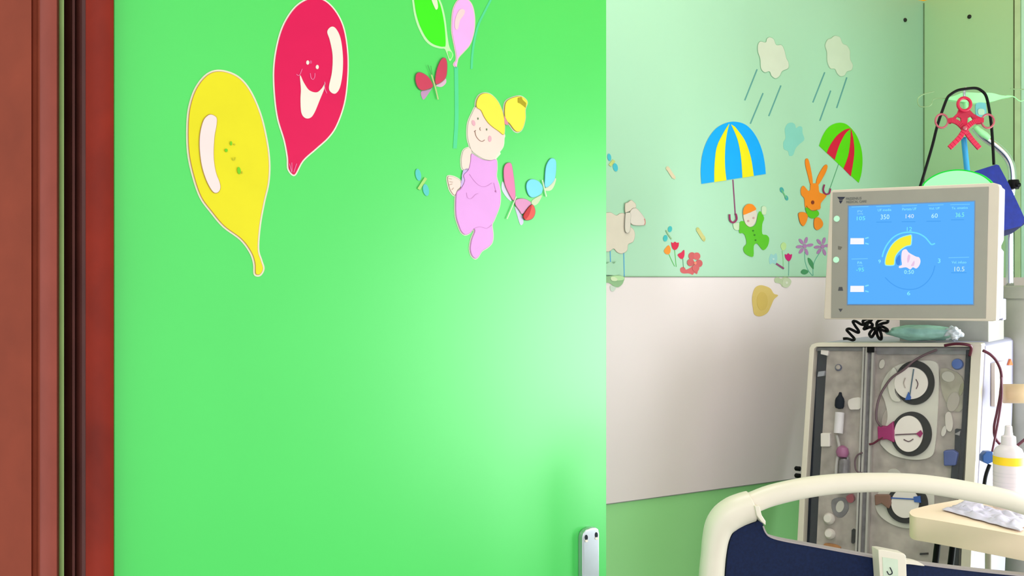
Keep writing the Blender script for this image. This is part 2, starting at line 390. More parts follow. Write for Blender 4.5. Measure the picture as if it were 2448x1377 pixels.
s.disc('face_mark', (348, 812), 3, 6, stk((205, 200, 40)), 5); s.disc('face_mark', (312, 680), 4, 4, stk((205, 200, 40)), 5)
# red balloon
s = Sticker('balloon_sticker', 'large raspberry red balloon sticker with a laughing face on the door', 'sticker', PD, z2, (670, 400), 'balloon stickers on the door')
rb = [(700,-12),(750,5),(800,60),(835,140),(852,260),(850,380),(835,490),(800,590),(760,650),(700,705),(640,760),(600,828),(565,800),(560,740),(545,660),(515,560),(500,450),(496,330),(510,220),(540,120),(590,40),(645,-2)]
s.poly('backing', rb, WHITE, 1); s.poly('balloon', rb, stk((228, 4, 84)), 2, ins=3.6)
s.poly('highlight', [(768,127),(790,135),(812,180),(823,260),(822,340),(810,410),(790,440),(768,435),(758,410),(772,340),(775,260),(762,190),(750,150)], WHITE, 3)
s.poly('mouth', [(622,355),(640,390),(665,425),(700,435),(725,415),(740,390),(735,420),(715,470),(690,530),(670,555),(645,555),(628,530),(624,470),(626,420)], WHITE, 3)
s.disc('eye', (658, 295), 7, 10, WHITE, 3); s.disc('eye', (703, 316), 7, 10, WHITE, 3)
pk = stk((240, 110, 160))
s.stroke('nose', [(670, 345), (674, 368), (684, 374), (691, 362), (692, 345)], 1.8, pk, 3)
s.strokes('cheek_line', [[(605, 350), (614, 356), (622, 350), (632, 325)], [(738, 385), (738, 415), (748, 440)], [(572, 770), (582, 810)], [(583, 765), (584, 812)], [(606, 770), (592, 812)]], 1.8, pk, 3)
s.disc('brow', (672, 293), 6, 8, stk((222, 80, 130)), 3)
# green balloon and pink balloon
s = Sticker('balloon_sticker', 'bright green balloon sticker at the top of the door beside the pink balloon', 'sticker', PD, z3, (300, 200), 'balloon stickers on the door')
gb = [(100,-110),(108,60),(130,180),(165,280),(225,390),(290,445),(370,470),(415,475),(440,530),(460,585),(475,585),(497,540),(490,510),(460,450),(440,330),(425,200),(400,80),(370,0),(300,-110),(200,-160)]
s.poly('backing', gb, stk((196, 250, 178)), 1); s.poly('balloon', [(118,-100),(128,60),(150,170),(185,270),(240,370),(300,425),(370,450),(405,452),(422,440),(420,330),(405,200),(380,80),(350,0),(290,-100),(200,-140)], stk((60, 240, 20)), 2)
s.poly('highlight', [(285,0),(320,85),(335,95),(347,70),(340,10),(320,-40),(290,-40)], stk((228, 238, 200)), 3)
s.poly('knot', [(445,500),(462,565),(476,565),(488,535),(478,505)], stk((110, 236, 110)), 2)
s = Sticker('balloon_sticker', 'small pink balloon sticker at the top of the door right of the green one', 'sticker', PD, z3, (600, 300), 'balloon stickers on the door')
pb = [(540,0),(600,-15),(650,0),(690,60),(710,160),(710,260),(695,350),(660,440),(600,510),(555,560),(540,610),(528,660),(498,635),(500,610),(520,580),(518,520),(495,400),(478,300),(480,180),(495,80)]
s.poly('backing', pb, stk((232, 212, 200)), 1); s.poly('balloon', pb, stk((250, 180, 244)), 2, ins=2.4)
s.poly('highlight', [(560,95),(590,90),(608,110),(595,150),(560,200),(540,280),(520,285),(510,250),(515,190),(535,130)], stk((244, 210, 214)), 3)
tl = stk((84, 218, 150))
s = Sticker('balloon_string_sticker', 'faint teal balloon string sticker hanging below the pink balloon', 'sticker', PD, idn, (1089, 260), 'balloon strings on the door')
s.stroke('string', [(1090, 160), (1091, 220), (1091, 290), (1087, 355)], [8]*5, tl, 1, sm=1) if False else s.stroke('string', [(1090, 160), (1091, 220), (1091, 290), (1087, 355)], 9, tl, 1)
s = Sticker('balloon_string_sticker', 'faint teal balloon string sticker curving down right of the pink balloon', 'sticker', PD, idn, (1150, 80), 'balloon strings on the door')
s.stroke('string', [(1178, -10), (1160, 25), (1143, 60), (1134, 95), (1129, 130), (1127, 165)], 5, tl, 1)
# red butterfly
s = Sticker('butterfly_sticker', 'dull red butterfly sticker left of the balloon string on the door', 'sticker', PD, z3, (300, 760), 'butterfly stickers on the door')
dl = stk((110, 130, 90)); rw = stk((208, 62, 92)); lp = stk((222, 160, 200))
s.poly('lower_wing', [(190,885),(270,865),(295,850),(220,960),(195,945)], stk((196, 150, 190)), 1); s.poly('lower_wing', [(335,825),(415,755),(430,800),(390,840),(345,838)], stk((228, 186, 210)), 1)
s.outlined('wing', [(135,715),(180,700),(250,740),(295,810),(290,850),(200,880),(150,850),(125,780)], rw, dl, 2)
s.outlined('wing', [(400,558),(430,580),(438,660),(420,760),(340,820),(315,790),(330,680),(365,590)], rw, dl, 2)
s.stroke('body', [(280, 725), (315, 840), (345, 965)], 3, stk((190, 210, 140)), 5); s.strokes('antenna', [[(285, 730), (245, 630)], [(290, 730), (275, 640)]], .8, stk((80, 170, 90)), 5)
# girl
s = Sticker('girl_sticker', 'blond cartoon girl sticker in pink overalls floating on the door', 'sticker', PD, z3, (850, 1300))
skin = stk((246, 222, 210)); line = stk((190, 160, 140)); hair = stk((250, 236, 70)); back = stk((232, 240, 214))
def to3(L): return [((960+x/4.3025-960)*4.05, (340+y/4.3025)*4.05) for x, y in L]
face = [(720,1030),(680,1100),(645,1180),(635,1260),(638,1340)] + to3([(690,10),(720,90),(800,150),(870,180),(940,180),(980,120)]) + [(975,1420),(985,1340),(985,1290),(900,1100),(800,1000)]
hairp = [(720,980),(750,925),(800,905),(860,920),(920,980),(960,1060),(985,1150),(990,1240),(980,1305),(930,1270),(880,1235),(830,1190),(790,1130),(760,1070),(720,1040)]
tail = [(1000,1000),(1040,960),(1120,935),(1170,945),(1210,990),(1190,1060),(1190,1150),(1165,1240),(1130,1275),(1090,1265),(1040,1200),(1000,1160),(990,1080)]
body = to3([(710,120),(760,145),(830,180),(900,190),(965,180),(975,260),(970,360),(1000,460),(1010,560),(1000,660),(950,790),(925,850),(935,950),(925,1030),(880,1080),(820,1120),(780,1180),(750,1195),(715,1160),(700,1090),(715,1000),(745,920),(735,890),(700,930),(650,950),(610,920),(580,850),(555,760),(550,640),(560,520),(600,480),(640,400),(630,340),(680,280),(700,200)])
arm = to3([(640,80),(690,60),(715,100),(700,200),(680,280),(625,275),(612,200),(620,130)])
hand = to3([(600,400),(540,360),(480,350),(470,380),(480,440),(500,500),(540,545),(570,490),(600,460)])
slv = to3([(630,290),(690,285),(660,460),(605,460),(612,390)])
for P_ in (face, hairp, tail, body, arm, hand): s.poly('backing', P_, back, 1, ins=-2.6)
s.poly('sleeve', slv, stk((206, 178, 232)), 3); s.poly('hand_outline', hand, line, 2, ins=-.5); s.poly('hand', hand, skin, 3, ins=.6)
s.strokes('finger_line', [to3([(480,375),(510,380)]), to3([(485,405),(520,412)]), to3([(485,440),(515,430)]), to3([(510,490),(530,470)])], .9, line, 4)
s.poly('arm', arm, skin, 3); s.poly('face', face, skin, 3)
s.poly('overalls_outline', body, stk((214, 150, 206)), 3, ins=-.4); s.poly('overalls', body, stk((236, 166, 236)), 4, ins=.9)
cl = stk((222, 150, 216))
s.strokes('seam', [to3([(690,330),(740,400),(800,450),(860,455),(920,420)]), to3([(660,520),(670,570),(710,580),(750,540),(780,530)]), to3([(745,885),(800,870),(870,885),(920,850)]), to3([(940,420),(965,520)])], .9, cl, 5)
s.disc('button', to3([(957, 505)])[0], 6, 9, stk((190, 110, 170)), 5)
s.poly('hair_outline', hairp, BRN, 4, ins=-.5); s.poly('hair', hairp, hair, 5, ins=.4)
s.poly('ponytail_outline', tail, BRN, 4, ins=-.5); s.poly('ponytail', tail, hair, 5, ins=.4)
s.poly('hair_clip', [(1115,950),(1150,940),(1162,970),(1195,1000),(1190,1045),(1160,1020),(1140,1005),(1115,995)], stk((176, 160, 10)), 6, sm=1)
s.poly('hair_tie', [(985,1120),(1025,1195),(1015,1215),(985,1200)], stk((226, 140, 160)), 5, sm=1)
ck = stk((236, 176, 190))
s.disc('cheek', (690, 1192), 16, 28, ck, 4, -15); s.disc('cheek', (848, 1345), 16, 30, ck, 4)
s.disc('eye', (733, 1150), 6, 11, dl, 4); s.disc('eye', (817, 1255), 6, 11, dl, 4)
s.strokes('smile', [[(702, 1268), (715, 1320), (745, 1358), (775, 1370), (798, 1355)], [(755, 1235), (750, 1252), (760, 1265)], [(697, 1278), (712, 1262)]], 1.1, stk((150, 110, 90)), 4)
s.poly('ear', to3([(985,90),(1015,115),(990,150),(960,180),(950,170)]), back, 2)
# pink butterfly, ladybird, blue butterfly
s = Sticker('butterfly_sticker', 'pink butterfly sticker with narrow upright wing beside the girl sticker', 'sticker', PD, z4, (1160, 560), 'butterfly stickers on the door')
s.poly('lower_wing', [(1030,420),(1050,420),(1130,600),(1080,570),(1030,490)], stk((220, 220, 236)), 1); s.poly('lower_wing', [(1165,660),(1240,760),(1250,830),(1220,850),(1190,760)], stk((216, 206, 234)), 1)
s.outlined('wing', [(1090,210),(1125,225),(1145,330),(1160,450),(1165,560),(1140,600),(1090,520),(1050,420),(1040,300),(1055,235)], stk((240, 130, 180)), stk((150, 130, 120)), 2, w=1)
s.outlined('wing', [(1170,590),(1240,578),(1300,600),(1325,640),(1240,740),(1200,700),(1160,640)], stk((226, 150, 196)), stk((150, 130, 120)), 2, w=1)
s.stroke('body', [(1170, 560), (1130, 660), (1075, 790)], 2.2, stk((220, 240, 200)), 5)
s = Sticker('ladybird_sticker', 'small red ladybird sticker on the wing tip of the pink butterfly', 'sticker', PD, z4, (1300, 720), lift=.0012)
lb = [(1325,640),(1360,680),(1362,740),(1330,790),(1270,805),(1235,770),(1260,710)]
s.poly('outline', lb, stk((60, 50, 40)), 3); s.poly('wing_case', lb, stk((250, 84, 70)), 4, ins=1)
s.poly('wing_case', [(1322,650),(1300,740),(1265,790),(1242,770),(1265,712)], stk((200, 20, 30)), 5)
s = Sticker('butterfly_sticker', 'pale blue butterfly sticker near the free edge of the door', 'sticker', PD, z4, (1460, 400), 'butterfly stickers on the door')
s.poly('lower_wing', [(1580,370),(1575,430),(1540,490),(1490,500),(1470,480)], stk((216, 226, 190)), 1); s.poly('lower_wing', [(1440,545),(1400,630),(1350,650),(1340,600)], stk((208, 222, 180)), 1)
bw = stk((124, 222, 250)); bl = stk((100, 180, 190))
s.outlined('wing', [(1540,165),(1580,190),(1583,290),(1565,390),(1500,460),(1465,455),(1465,380),(1475,260),(1505,190)], bw, bl, 2, w=.9)
s.outlined('wing', [(1330,380),(1400,400),(1445,460),(1430,530),(1350,570),(1300,545),(1275,470),(1285,410)], bw, bl, 2, w=.9)
s.stroke('body', [(1440, 390), (1460, 480), (1480, 560)], 2.4, stk((216, 244, 200)), 5)
def bee(name, label, pl, conv, wings, bodyp, wc, bc, group, bwid=4):
    s = Sticker(name, label, 'sticker', pl, conv, bodyp[0], group)
    for (c, a, b, r) in wings: s.disc('wing', c, a, b, wc, 2, r)
    s.stroke('body', bodyp, bwid, bc, 1 if len(bodyp) < 3 else 3, sm=1); return s
bee('dragonfly_sticker', 'small teal dragonfly sticker with yellow body left of the girl sticker', PD, z4, [((168, 335), 28, 62, -10), ((247, 492), 30, 62, -12)], [(245, 368), (205, 430), (170, 485)], stk((90, 206, 200)), stk((172, 222, 120)), 'dragonfly stickers', 7)
# ---- stickers on the back wall
SF = .94
TE = stk((70, 190, 205)); LV = 'small insect stickers on the mint wall'
PB = PW1; lw = .007
bee('insect_sticker', 'teal winged insect sticker on the wall right beside the door edge', PB, z5, [((62, 138), 17, 34, -8), ((118, 230), 22, 38, -12)], [(105, 165), (85, 190), (65, 215)], TE, stk((196, 210, 120)), LV, 7)
bee('insect_sticker', 'faded beige insect sticker on the wall left of the blue striped umbrella', PB, z5, [((595, 240), 16, 20, 0), ((655, 320), 12, 20, -20)], [(597, 240), (625, 285), (652, 325)], stk((214, 204, 166)), stk((220, 204, 170)), LV, 8)
bee('insect_sticker', 'turquoise winged insect sticker hovering above the red tulips', PB, z5, [((617, 795), 19, 28, 10), ((575, 878), 20, 30, 8)], [(580, 805), (597, 840), (630, 885)], stk((60, 190, 190)), stk((150, 190, 140)), LV, 3)
bee('insect_sticker', 'mustard yellow faded insect sticker above the coral flower', PB, z5, [((872, 800), 16, 22, -10), ((925, 880), 16, 28, -10)], [(872, 800), (900, 845), (925, 885)], stk((196, 196, 116)), stk((208, 204, 130)), LV, 9)
bee('insect_sticker', 'teal insect sticker between the boy and the orange rabbit', PB, z7, [((787, 600), 16, 24, -20), ((825, 665), 14, 22, -20)], [(785, 600), (805, 635), (825, 668)], stk((70, 170, 165)), stk((110, 190, 130)), LV, 3)
# sheep
s = Sticker('sheep_sticker', 'beige cartoon sheep sticker with blue legs half hidden by the door', 'sticker', PB, z5, (100, 830))
sb = [(-60,650),(30,645),(75,642),(125,668),(160,650),(200,652),(240,700),(252,765),(285,800),(297,850),(280,910),(235,935),(225,990),(175,1020),(130,1005),(100,975),(60,1000),(0,1000),(-80,1000),(-140,960),(-150,850),(-140,720)]
sk = stk((226, 214, 196)); so = stk((176, 160, 140))
s.strokes('leg', [[(195, 1010), (200, 1235)], [(70, 990), (75, 1115)], [(-60, 990), (-60, 1200)]], 2.2, stk((90, 170, 215)), 1)
s.outlined('fleece', sb, sk, so, 1, w=.8); s.outlined('face', [(245,640),(300,600),(380,690),(387,735),(375,760),(260,750)], stk((226, 216, 204)), so, 4, w=.8)
s.outlined('wool_tuft', [(200,640),(200,565),(225,550),(255,530),(280,545),(300,570),(298,602),(270,605),(245,630),(220,640)], sk, so, 6, w=.8)
s.outlined('ear', [(200,660),(215,645),(250,650),(250,720),(246,800),(230,830),(208,828),(195,790)], stk((224, 214, 200)), stk((150, 150, 140)), 8, w=.8)
s.stroke('nose', [(378, 700), (386, 735), (378, 755)], 1.6, stk((220, 130, 120)), 7)
# bush under the sheep
s = Sticker('bush_sticker', 'faded green bush sticker over the edge of the white board at the door edge', 'sticker', PB, z5, (100, 1200), lift=.0065)
s.poly('leaves', [(30,1110),(60,1095),(90,1110),(120,1090),(148,1120),(150,1170),(130,1210),(60,1215),(-20,1200),(-40,1140)], stk((176, 222, 188)), 1)
s.poly('leaves', [(-40,1235),(40,1225),(110,1215),(165,1222),(188,1240),(180,1270),(165,1300),(130,1325),(90,1315),(40,1285),(-40,1290)], stk((150, 190, 140)), 2)
s.poly('leaf_light', [(60,1235),(110,1222),(170,1228),(185,1248),(160,1262),(100,1262)], stk((186, 226, 166)), 3); s.poly('leaf_light', [(60,1240),(90,1232),(120,1250),(110,1268),(70,1265)], stk((216, 232, 190)), 4)
s.poly('leaf_shade', [(60,1310),(110,1322),(100,1350),(80,1365),(60,1350)], stk((206, 220, 204)), 1)
# tulips and coral flower
def flower(label, conv, stem, head, hc, group, sc=(90, 190, 90), w=1.6, pl=PB):
    s = Sticker('flower_sticker', label, 'sticker', pl, conv, stem[0], group)
    s.stroke('stem', stem, w, stk(sc), 1)
    if head: s.poly('bloom', head, stk(hc), 2, sm=4)
    return s
G = 'flower stickers on the mint wall'
flower('orange tulip sticker leaning left of two red tulips on the wall', z5, [(608, 1025), (635, 1085), (660, 1135)], [(605,942),(622,975),(618,1010),(600,1026),(575,1018),(562,995),(575,970)], (255, 150, 30), G)
flower('red tulip sticker standing tallest between the orange tulip and the next red one', z5, [(660, 985), (668, 1065), (675, 1140)], [(628,915),(645,922),(662,910),(680,920),(697,918),(695,950),(678,978),(655,985),(636,962)], (218, 0, 60), G)
flower('red tulip sticker just left of the coral flower on the wall', z5, [(735, 1060), (738, 1110), (742, 1150)], [(745,985),(750,1020),(742,1055),(722,1068),(700,1052),(688,1030),(705,1015),(720,1008)], (222, 0, 70), G, (96, 150, 110))
s = Sticker('flower_sticker', 'coral red flower sticker with five round petals and a curled base', 'sticker', PB, z5, (845, 1105), G)
co = stk((216, 96, 96)); cd = stk((190, 90, 84))
for i, (x, y) in enumerate([(818, 1040), (862, 1042), (882, 1108), (852, 1150), (805, 1100)]): s.disc('petal', (x, y), 32, 34, co if i % 2 else stk((208, 90, 90)), 2+i*.3)
s.disc('flower_centre', (845, 1105), 12, 14, stk((250, 140, 110)), 5)
s.poly('base', [(735,1140),(755,1150),(765,1165),(800,1150),(830,1135),(870,1160),(865,1205),(840,1195),(825,1212),(790,1200),(740,1200),(715,1185),(712,1155)], co, 1)
# clouds and rain
cl1 = [(980,140),(1030,165),(1060,230),(1120,232),(1155,290),(1180,390),(1205,440),(1200,510),(1130,545),(1100,600),(1050,632),(1000,600),(975,550),(920,560),(875,510),(865,400),(838,310),(840,230),(870,190),(930,200),(945,160)]
cl2 = [(1760,125),(1810,145),(1840,215),(1890,240),(1925,300),(1930,400),(1960,470),(1945,530),(1890,550),(1860,595),(1810,605),(1770,570),(1745,520),(1690,510),(1655,430),(1650,320),(1630,240),(1660,170),(1700,155),(1730,130)]
s = Sticker('cloud_sticker', 'cream cloud sticker above the blue and yellow striped umbrella', 'sticker', PB, z6, (1000, 380), 'cloud stickers on the mint wall')
s.outlined('cloud', cl1, stk((214, 222, 200)), stk((130, 180, 140)), 1, w=1)
s = Sticker('cloud_sticker', 'cream cloud sticker above the green and red striped umbrella', 'sticker', PB, z6, (1800, 380), 'cloud stickers on the mint wall')
s.outlined('cloud', cl2, stk((206, 222, 196)), stk((164, 196, 160)), 1, w=1)
rc = stk((96, 160, 152)); RN = 'rain streak stickers under the clouds'
for lab, p in (('long blue rain streak sticker falling from the left side of the first cloud', ((835,520),(690,885))), ('blue rain streak sticker under the middle of the first cloud, ending lowest of its three', ((905,800),(755,1160))), ('blue rain streak sticker under the right side of the first cloud', ((1115,710),(972,1070))),
               ('blue rain streak sticker falling from the left side of the second cloud', ((1630,555),(1490,910))), ('blue rain streak sticker under the middle of the second cloud, ending lowest of its three', ((1700,770),(1572,1125))), ('blue rain streak sticker under the right side of the second cloud', ((1890,615),(1770,975)))):
    s = Sticker('rain_streak_sticker', lab, 'sticker', PB, z6, p[0], RN); s.stroke('streak', list(p), 3.1, rc, 1, sm=1)
# teal blot
s = Sticker('flower_sticker', 'faded turquoise flower sticker on the wall between the two umbrellas', 'sticker', PB, z7, (880, 180))
s.poly('petals', [(870,45),(895,60),(905,90),(930,75),(955,85),(958,130),(972,185),(930,225),(900,260),(880,312),(850,318),(838,280),(805,262),(800,210),(818,170),(812,100),(835,55)], stk((136, 208, 192)), 1)
# umbrella 1
def umb(label, conv, out, stripes, cc, sc, stick, stw, stc, hook, hkw, grp):
    s = Sticker('umbrella_sticker', label, 'sticker', PB, conv, stick[0], grp)
    s.poly('canopy', cat(out[:-1], 5, False)+[Vector(out[-1])], stk(cc), 2, sm=1)
    for a, b in stripes: s.poly('stripe', cat(a, 5, False)+cat(b, 5, False), stk(sc), 3, sm=1)
    s.stroke('stick', stick, stw, stk(stc), 1); s.stroke('hook', hook, hkw, stk((150, 30, 90)), 6); return s
umb('blue and yellow striped umbrella sticker held by the boy in green', z7, [(125,550),(120,430),(135,300),(180,180),(250,90),(340,45),(420,40),(500,70),(570,150),(620,260),(645,370),(655,468),(560,483)],
    [([(352,55),(300,140),(250,250),(232,400),(230,535)], [(330,520),(318,400),(320,250),(335,130),(353,60)]), ([(368,60),(420,180),(450,330),(462,500)], [(555,484),(530,330),(480,190),(400,80)])],
    (0, 168, 250), (240, 228, 10), [(385, 515), (395, 660), (405, 805)], 3, (140, 70, 110), [(405,795),(412,840),(385,868),(358,850),(353,800)], 4, 'umbrella stickers')
umb('green and red striped umbrella sticker held by the orange rabbit', z8, [(368,215),(395,140),(440,75),(500,45),(560,48),(610,85),(655,150),(685,240),(693,330),(685,420),(665,492),(640,470)],
    [([(600,85),(560,95),(500,140),(450,210),(425,268)], [(485,320),(515,220),(560,130),(603,88)]), ([(605,90),(600,190),(585,290),(550,385)], [(605,442),(630,280),(625,170),(608,92)])],
    (92, 214, 0), (214, 16, 56), [(515, 350), (480, 450), (450, 535)], 1.8, (96, 166, 120), [(450,535),(440,572),(412,575),(396,545),(405,505)], 3.4, 'umbrella stickers')
# boy
s = Sticker('boy_sticker', 'small cartoon boy sticker in green suit under the blue umbrella', 'sticker', PB, z7, (550, 930))
ho = stk((120, 190, 130))
for h_ in ([(620,740),(640,730),(660,745),(660,780),(650,805),(622,800),(618,770)], [(385,875),(410,868),(436,872),(438,925),(405,930),(388,910)]): s.outlined('hand', h_, stk((206, 226, 190)), ho, 1, w=.5)
s.poly('suit', [(440,865),(480,860),(510,900),(550,900),(575,870),(590,800),(610,775),(640,830),(625,880),(625,960),(660,970),(682,1000),(670,1060),(635,1095),(600,1060),(580,1040),(555,1060),(552,1145),(510,1140),(475,1110),(472,1070),(495,1040),(485,980),(465,955),(435,950)], stk((90, 196, 14)), 3, sm=3)
s.outlined('face', [(470,795),(520,785),(570,765),(580,820),(560,880),(525,905),(490,885),(470,840)], stk((226, 214, 200)), stk((160, 150, 110)), 3, w=.5)
s.poly('hair', [(465,800),(470,750),(500,718),(540,718),(570,750),(565,765),(520,785),(485,800)], stk((250, 140, 10)), 6)
for c in ((550, 830), (507, 855)): s.disc('cheek', c, 9, 9, stk((206, 160, 160)), 6)
for c in ((548, 935), (560, 970), (568, 1012)): s.disc('button', c, 6, 6, stk((40, 120, 20)), 6)
# rabbit
s = Sticker('rabbit_sticker', 'orange cartoon rabbit sticker with long ears under the green umbrella', 'sticker', PB, z7, (1040, 650))
og = stk((246, 140, 24)); oo = stk((190, 110, 30))
s.outlined('ear', [(990,340),(1008,355),(1030,450),(1042,540),(1030,560),(1018,550),(1000,480),(980,400),(978,355)], og, oo, 1, w=.5)
s.outlined('ear', [(1152,390),(1163,405),(1155,440),(1130,490),(1090,555),(1068,548),(1080,490),(1125,410)], og, oo, 1, w=.5)
s.poly('body', [(1020,560),(1050,545),(1085,555),(1095,620),(1150,635),(1145,660),(1105,710),(1095,760),(985,755),(970,670),(945,640),(942,590),(965,565),(1000,605),(1018,600)], og, 4, sm=3)
s.poly('shirt', [(978,750),(1000,745),(1035,770),(1070,765),(1090,790),(1080,815),(1040,835),(1000,815),(985,780)], stk((90, 196, 14)), 5)
for f in ([(920,800),(940,782),(975,785),(998,810),(988,860),(962,897),(935,870)], [(1050,845),(1070,825),(1100,832),(1124,870),(1115,905),(1075,930),(1050,905)]): s.outlined('foot', f, og, oo, 3, w=.5)
s.disc('nose', (1037, 702), 13, 16, stk((130, 50, 20)), 6)
s.stroke('neck_line', [(985, 730), (1010, 760), (1045, 772), (1075, 760)], 1, stk((170, 90, 10)), 6)
# right flowers
flower('magenta tulip sticker on the wall below the space beside the rabbit', z7, [(845, 1175), (845, 1240), (843, 1305)], [(812,1128),(826,1132),(840,1120),(855,1132),(870,1128),(866,1158),(848,1185),(830,1178),(816,1158)], (206, 0, 110), G, (110, 170, 150), 1.8)
s = flower('pale yellow flower sticker behind the magenta tulip stem', z7, [(790, 1100), (798, 1170), (800, 1250)], [(780,1050),(800,1030),(822,1045),(820,1080),(798,1098),(782,1080)], (190, 224, 150), G, (140, 200, 140), 1.6)
s = Sticker('flower_sticker', 'faded light blue flower sticker left of the magenta tulip', 'sticker', PB, z7, (718, 1165), G)
s.poly('petals', [(700,1125),(720,1135),(740,1120),(750,1150),(748,1180),(735,1210),(712,1200),(690,1210),(682,1170),(690,1140)], stk((156, 210, 206)), 1); s.disc('flower_centre', (718, 1168), 9, 9, stk((190, 224, 216)), 2)
s = Sticker('stick_sticker', 'short plum coloured slanted stick sticker beside the magenta tulip stem', 'sticker', PB, z7, (770, 1225)); s.stroke('stick', [(740, 1205), (803, 1247)], 4.2, stk((150, 70, 120)), 3, sm=1)
def daisy(label, c, stem, extra=()):
    s = Sticker('flower_sticker', label, 'sticker', PB, z7, c, G); pc = stk((178, 128, 178)); s.stroke('stem', stem, 1.4, stk((96, 176, 150)), 1)
    for a in (70, 130, 175, 230, 285, 350): s.disc('petal', (c[0]+44*math.cos(math.radians(a)), c[1]+50*math.sin(math.radians(a))), 28, 13, pc, 2, a)
    s.disc('flower_centre', c, 16, 18, pc, 3)
    for L in extra: s.poly('leaf', L, stk((72, 150, 96)), 2)
daisy('purple six petal daisy sticker left of its twin above the two leaves', (975, 1062), [(975, 1110), (980, 1190), (1005, 1260), (1040, 1305)], ([(945,1268),(965,1252),(1000,1262),(1002,1280),(975,1295),(948,1285)],))
daisy('purple six petal daisy sticker partly hidden by the monitor', (1122, 1065), [(1100, 1115), (1060, 1180), (1045, 1240), (1045, 1305)], ([(1000,1160),(1020,1165),(1045,1200),(1048,1250),(1030,1235),(1008,1200)],))
s = Sticker('flower_sticker', 'pale olive flower sticker over the top edge of the white board', 'sticker', PB, z7, (780, 1345), lift=.0065)
s.poly('petals', [(715,1330),(740,1315),(770,1330),(800,1310),(845,1335),(850,1365),(820,1385),(780,1395),(760,1370),(720,1360)], stk((192, 206, 166)), 1)
s.poly('petals', [(790,1330),(815,1325),(850,1345),(842,1380),(815,1402),(785,1395),(780,1360)], stk((204, 214, 180)), 2); s.disc('flower_centre', (813, 1362), 10, 10, stk((226, 230, 210)), 3)
s = Sticker('sun_sticker', 'faded ochre sun sticker alone on the white wall board', 'sticker', PB, idn, (1818, 718), lift=.0065)
s.poly('sun', [(1800,690),(1812,682),(1826,684),(1838,690),(1846,702),(1856,706),(1846,716),(1838,734),(1830,748),(1814,756),(1800,752),(1796,736),(1794,712)], stk((226, 196, 110)), 1); s.disc('sun_centre', (1818, 720), 13, 22, stk((220, 188, 96)), 2)
# wall plugs
for (c, pl, lab) in (((2163, 48), PW1, 'black wall plug on the mint wall left of the room corner'), ((2318, 40), PW2, 'black wall plug on the side wall right of the room corner')):
    o = lathe('wall_plug', [(.0001, 0), (.0062, 0), (.0062, .003), (.0045, .005), (.0001, .005)], pl.hit(c), M['plug'], axis=pl.n); tag(o, lab, 'wall plug', 'black wall plugs')
# ------------------------------------------------------------------ dialysis machine
th = math.radians(38); HB = Vector((-math.sin(th), -math.cos(th), 0))
def tilted(px, py, Y, al):
    a = math.radians(al); n = Vector((HB.x*math.cos(a), HB.y*math.cos(a), math.sin(a)))
    return Plane(P3(px, py, Y), n, HB)
PBd = tilted(2147, 1000, 2.42, 12)
base = PBd.hit((2147, 1300)); mach = thing('dialysis_machine', 'white and grey dialysis machine with touch screen and tube pumps beside the bed', 'dialysis machine', (base.x-HB.x*.2, base.y-HB.y*.2, 0))
bm = bmesh.new()
outl = [(1938,828),(1944,822),(1960,820),(2322,820),(2342,823),(2350,830),(2330,1190),(2316,1470),(1896,1470),(1911,1190)]
add_poly(bm, PBd, outl, -.03, .32)
shell = mk('body_shell', bm, M['white_pl'], mach, bevel=.004)
bm = bmesh.new()
add_poly(bm, PBd, [(1935,832),(1940,824),(1950,820),(2340,820),(2346,822),(2346,829),(1952,829),(1946,834),(1924,1190),(1912,1470),(1896,1470),(1911,1190)], 0, .035)
add_poly(bm, PBd, [(2322,828),(2347,824),(2329,1160),(2316,1470),(2292,1470),(2305,1160)], 0, .035)
mk('front_frame', bm, M['cream'], shell, bevel=.0025)
bm = bmesh.new(); b0 = PBd.hit((1897, 1465), -.05); b1 = PBd.hit((2315, 1465), -.05); b1.z = b0.z
add_box3(bm, Vector((b0.x, b0.y, .08)), Vector((b1.x-b0.x, b1.y-b0.y, 0)), -HB*.3, Vector((0, 0, b0.z-.06))); mk('base_cabinet', bm, M['white_pl'], mach, bevel=.01)
for a, b in ((.03, .05), (.3, .05), (.03, .27), (.3, .27)):
    q = Vector((b0.x, b0.y, 0))+(b1-b0).normalized()*a-HB*b; q.z = .04
    lathe('castor', [(.039, -.012), (.04, -.008), (.04, .008), (.039, .012)], q, M['black'], mach, axis=(b1-b0).normalized())
R0 = PBd.off(-.028)
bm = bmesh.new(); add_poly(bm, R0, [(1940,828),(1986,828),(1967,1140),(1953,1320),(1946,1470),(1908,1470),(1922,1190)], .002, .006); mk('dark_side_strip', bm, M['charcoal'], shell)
bm = bmesh.new(); add_poly(bm, R0, [(1981,838),(2072,838),(2056,1160),(2046,1470),(1948,1470),(1962,1160)], .012, .014); lpn = mk('left_panel', bm, M['greyp'], mach, bevel=.002)
bm = bmesh.new(); add_poly(bm, R0, [(2096,838),(2326,838),(2306,1160),(2290,1470),(2074,1470),(2084,1160)], .010, .012); rpn = mk('pump_panel', bm, M['greyp'], mach, bevel=.002)
bm = bmesh.new(); add_poly(bm, R0, [(1950,829),(2324,829),(2324,838),(1948,838)], .014, .016); mk('shadow_gap', bm, M['rail'], shell)
bm = bmesh.new()
for a, b, w in (((2073, 829), (2049, 1470), 4), ((2080, 829), (2057, 1470), 5), ((2095, 829), (2073, 1470), 5)): add_rib(bm, R0, [a, b], w, .026, .026)
rail = mk('hinge_rail', bm, M['rail_l'], mach)
bm = bmesh.new(); add_rib(bm, R0, [(2087, 829), (2064, 1470)], 9, .018, .018); mk('rail_core', bm, M['rail'], rail)
bm = bmesh.new(); add_poly(bm, R0, rect(2082, 829, 2098, 841), .029, .006); mk('rail_catch', bm, M['black'], rail)
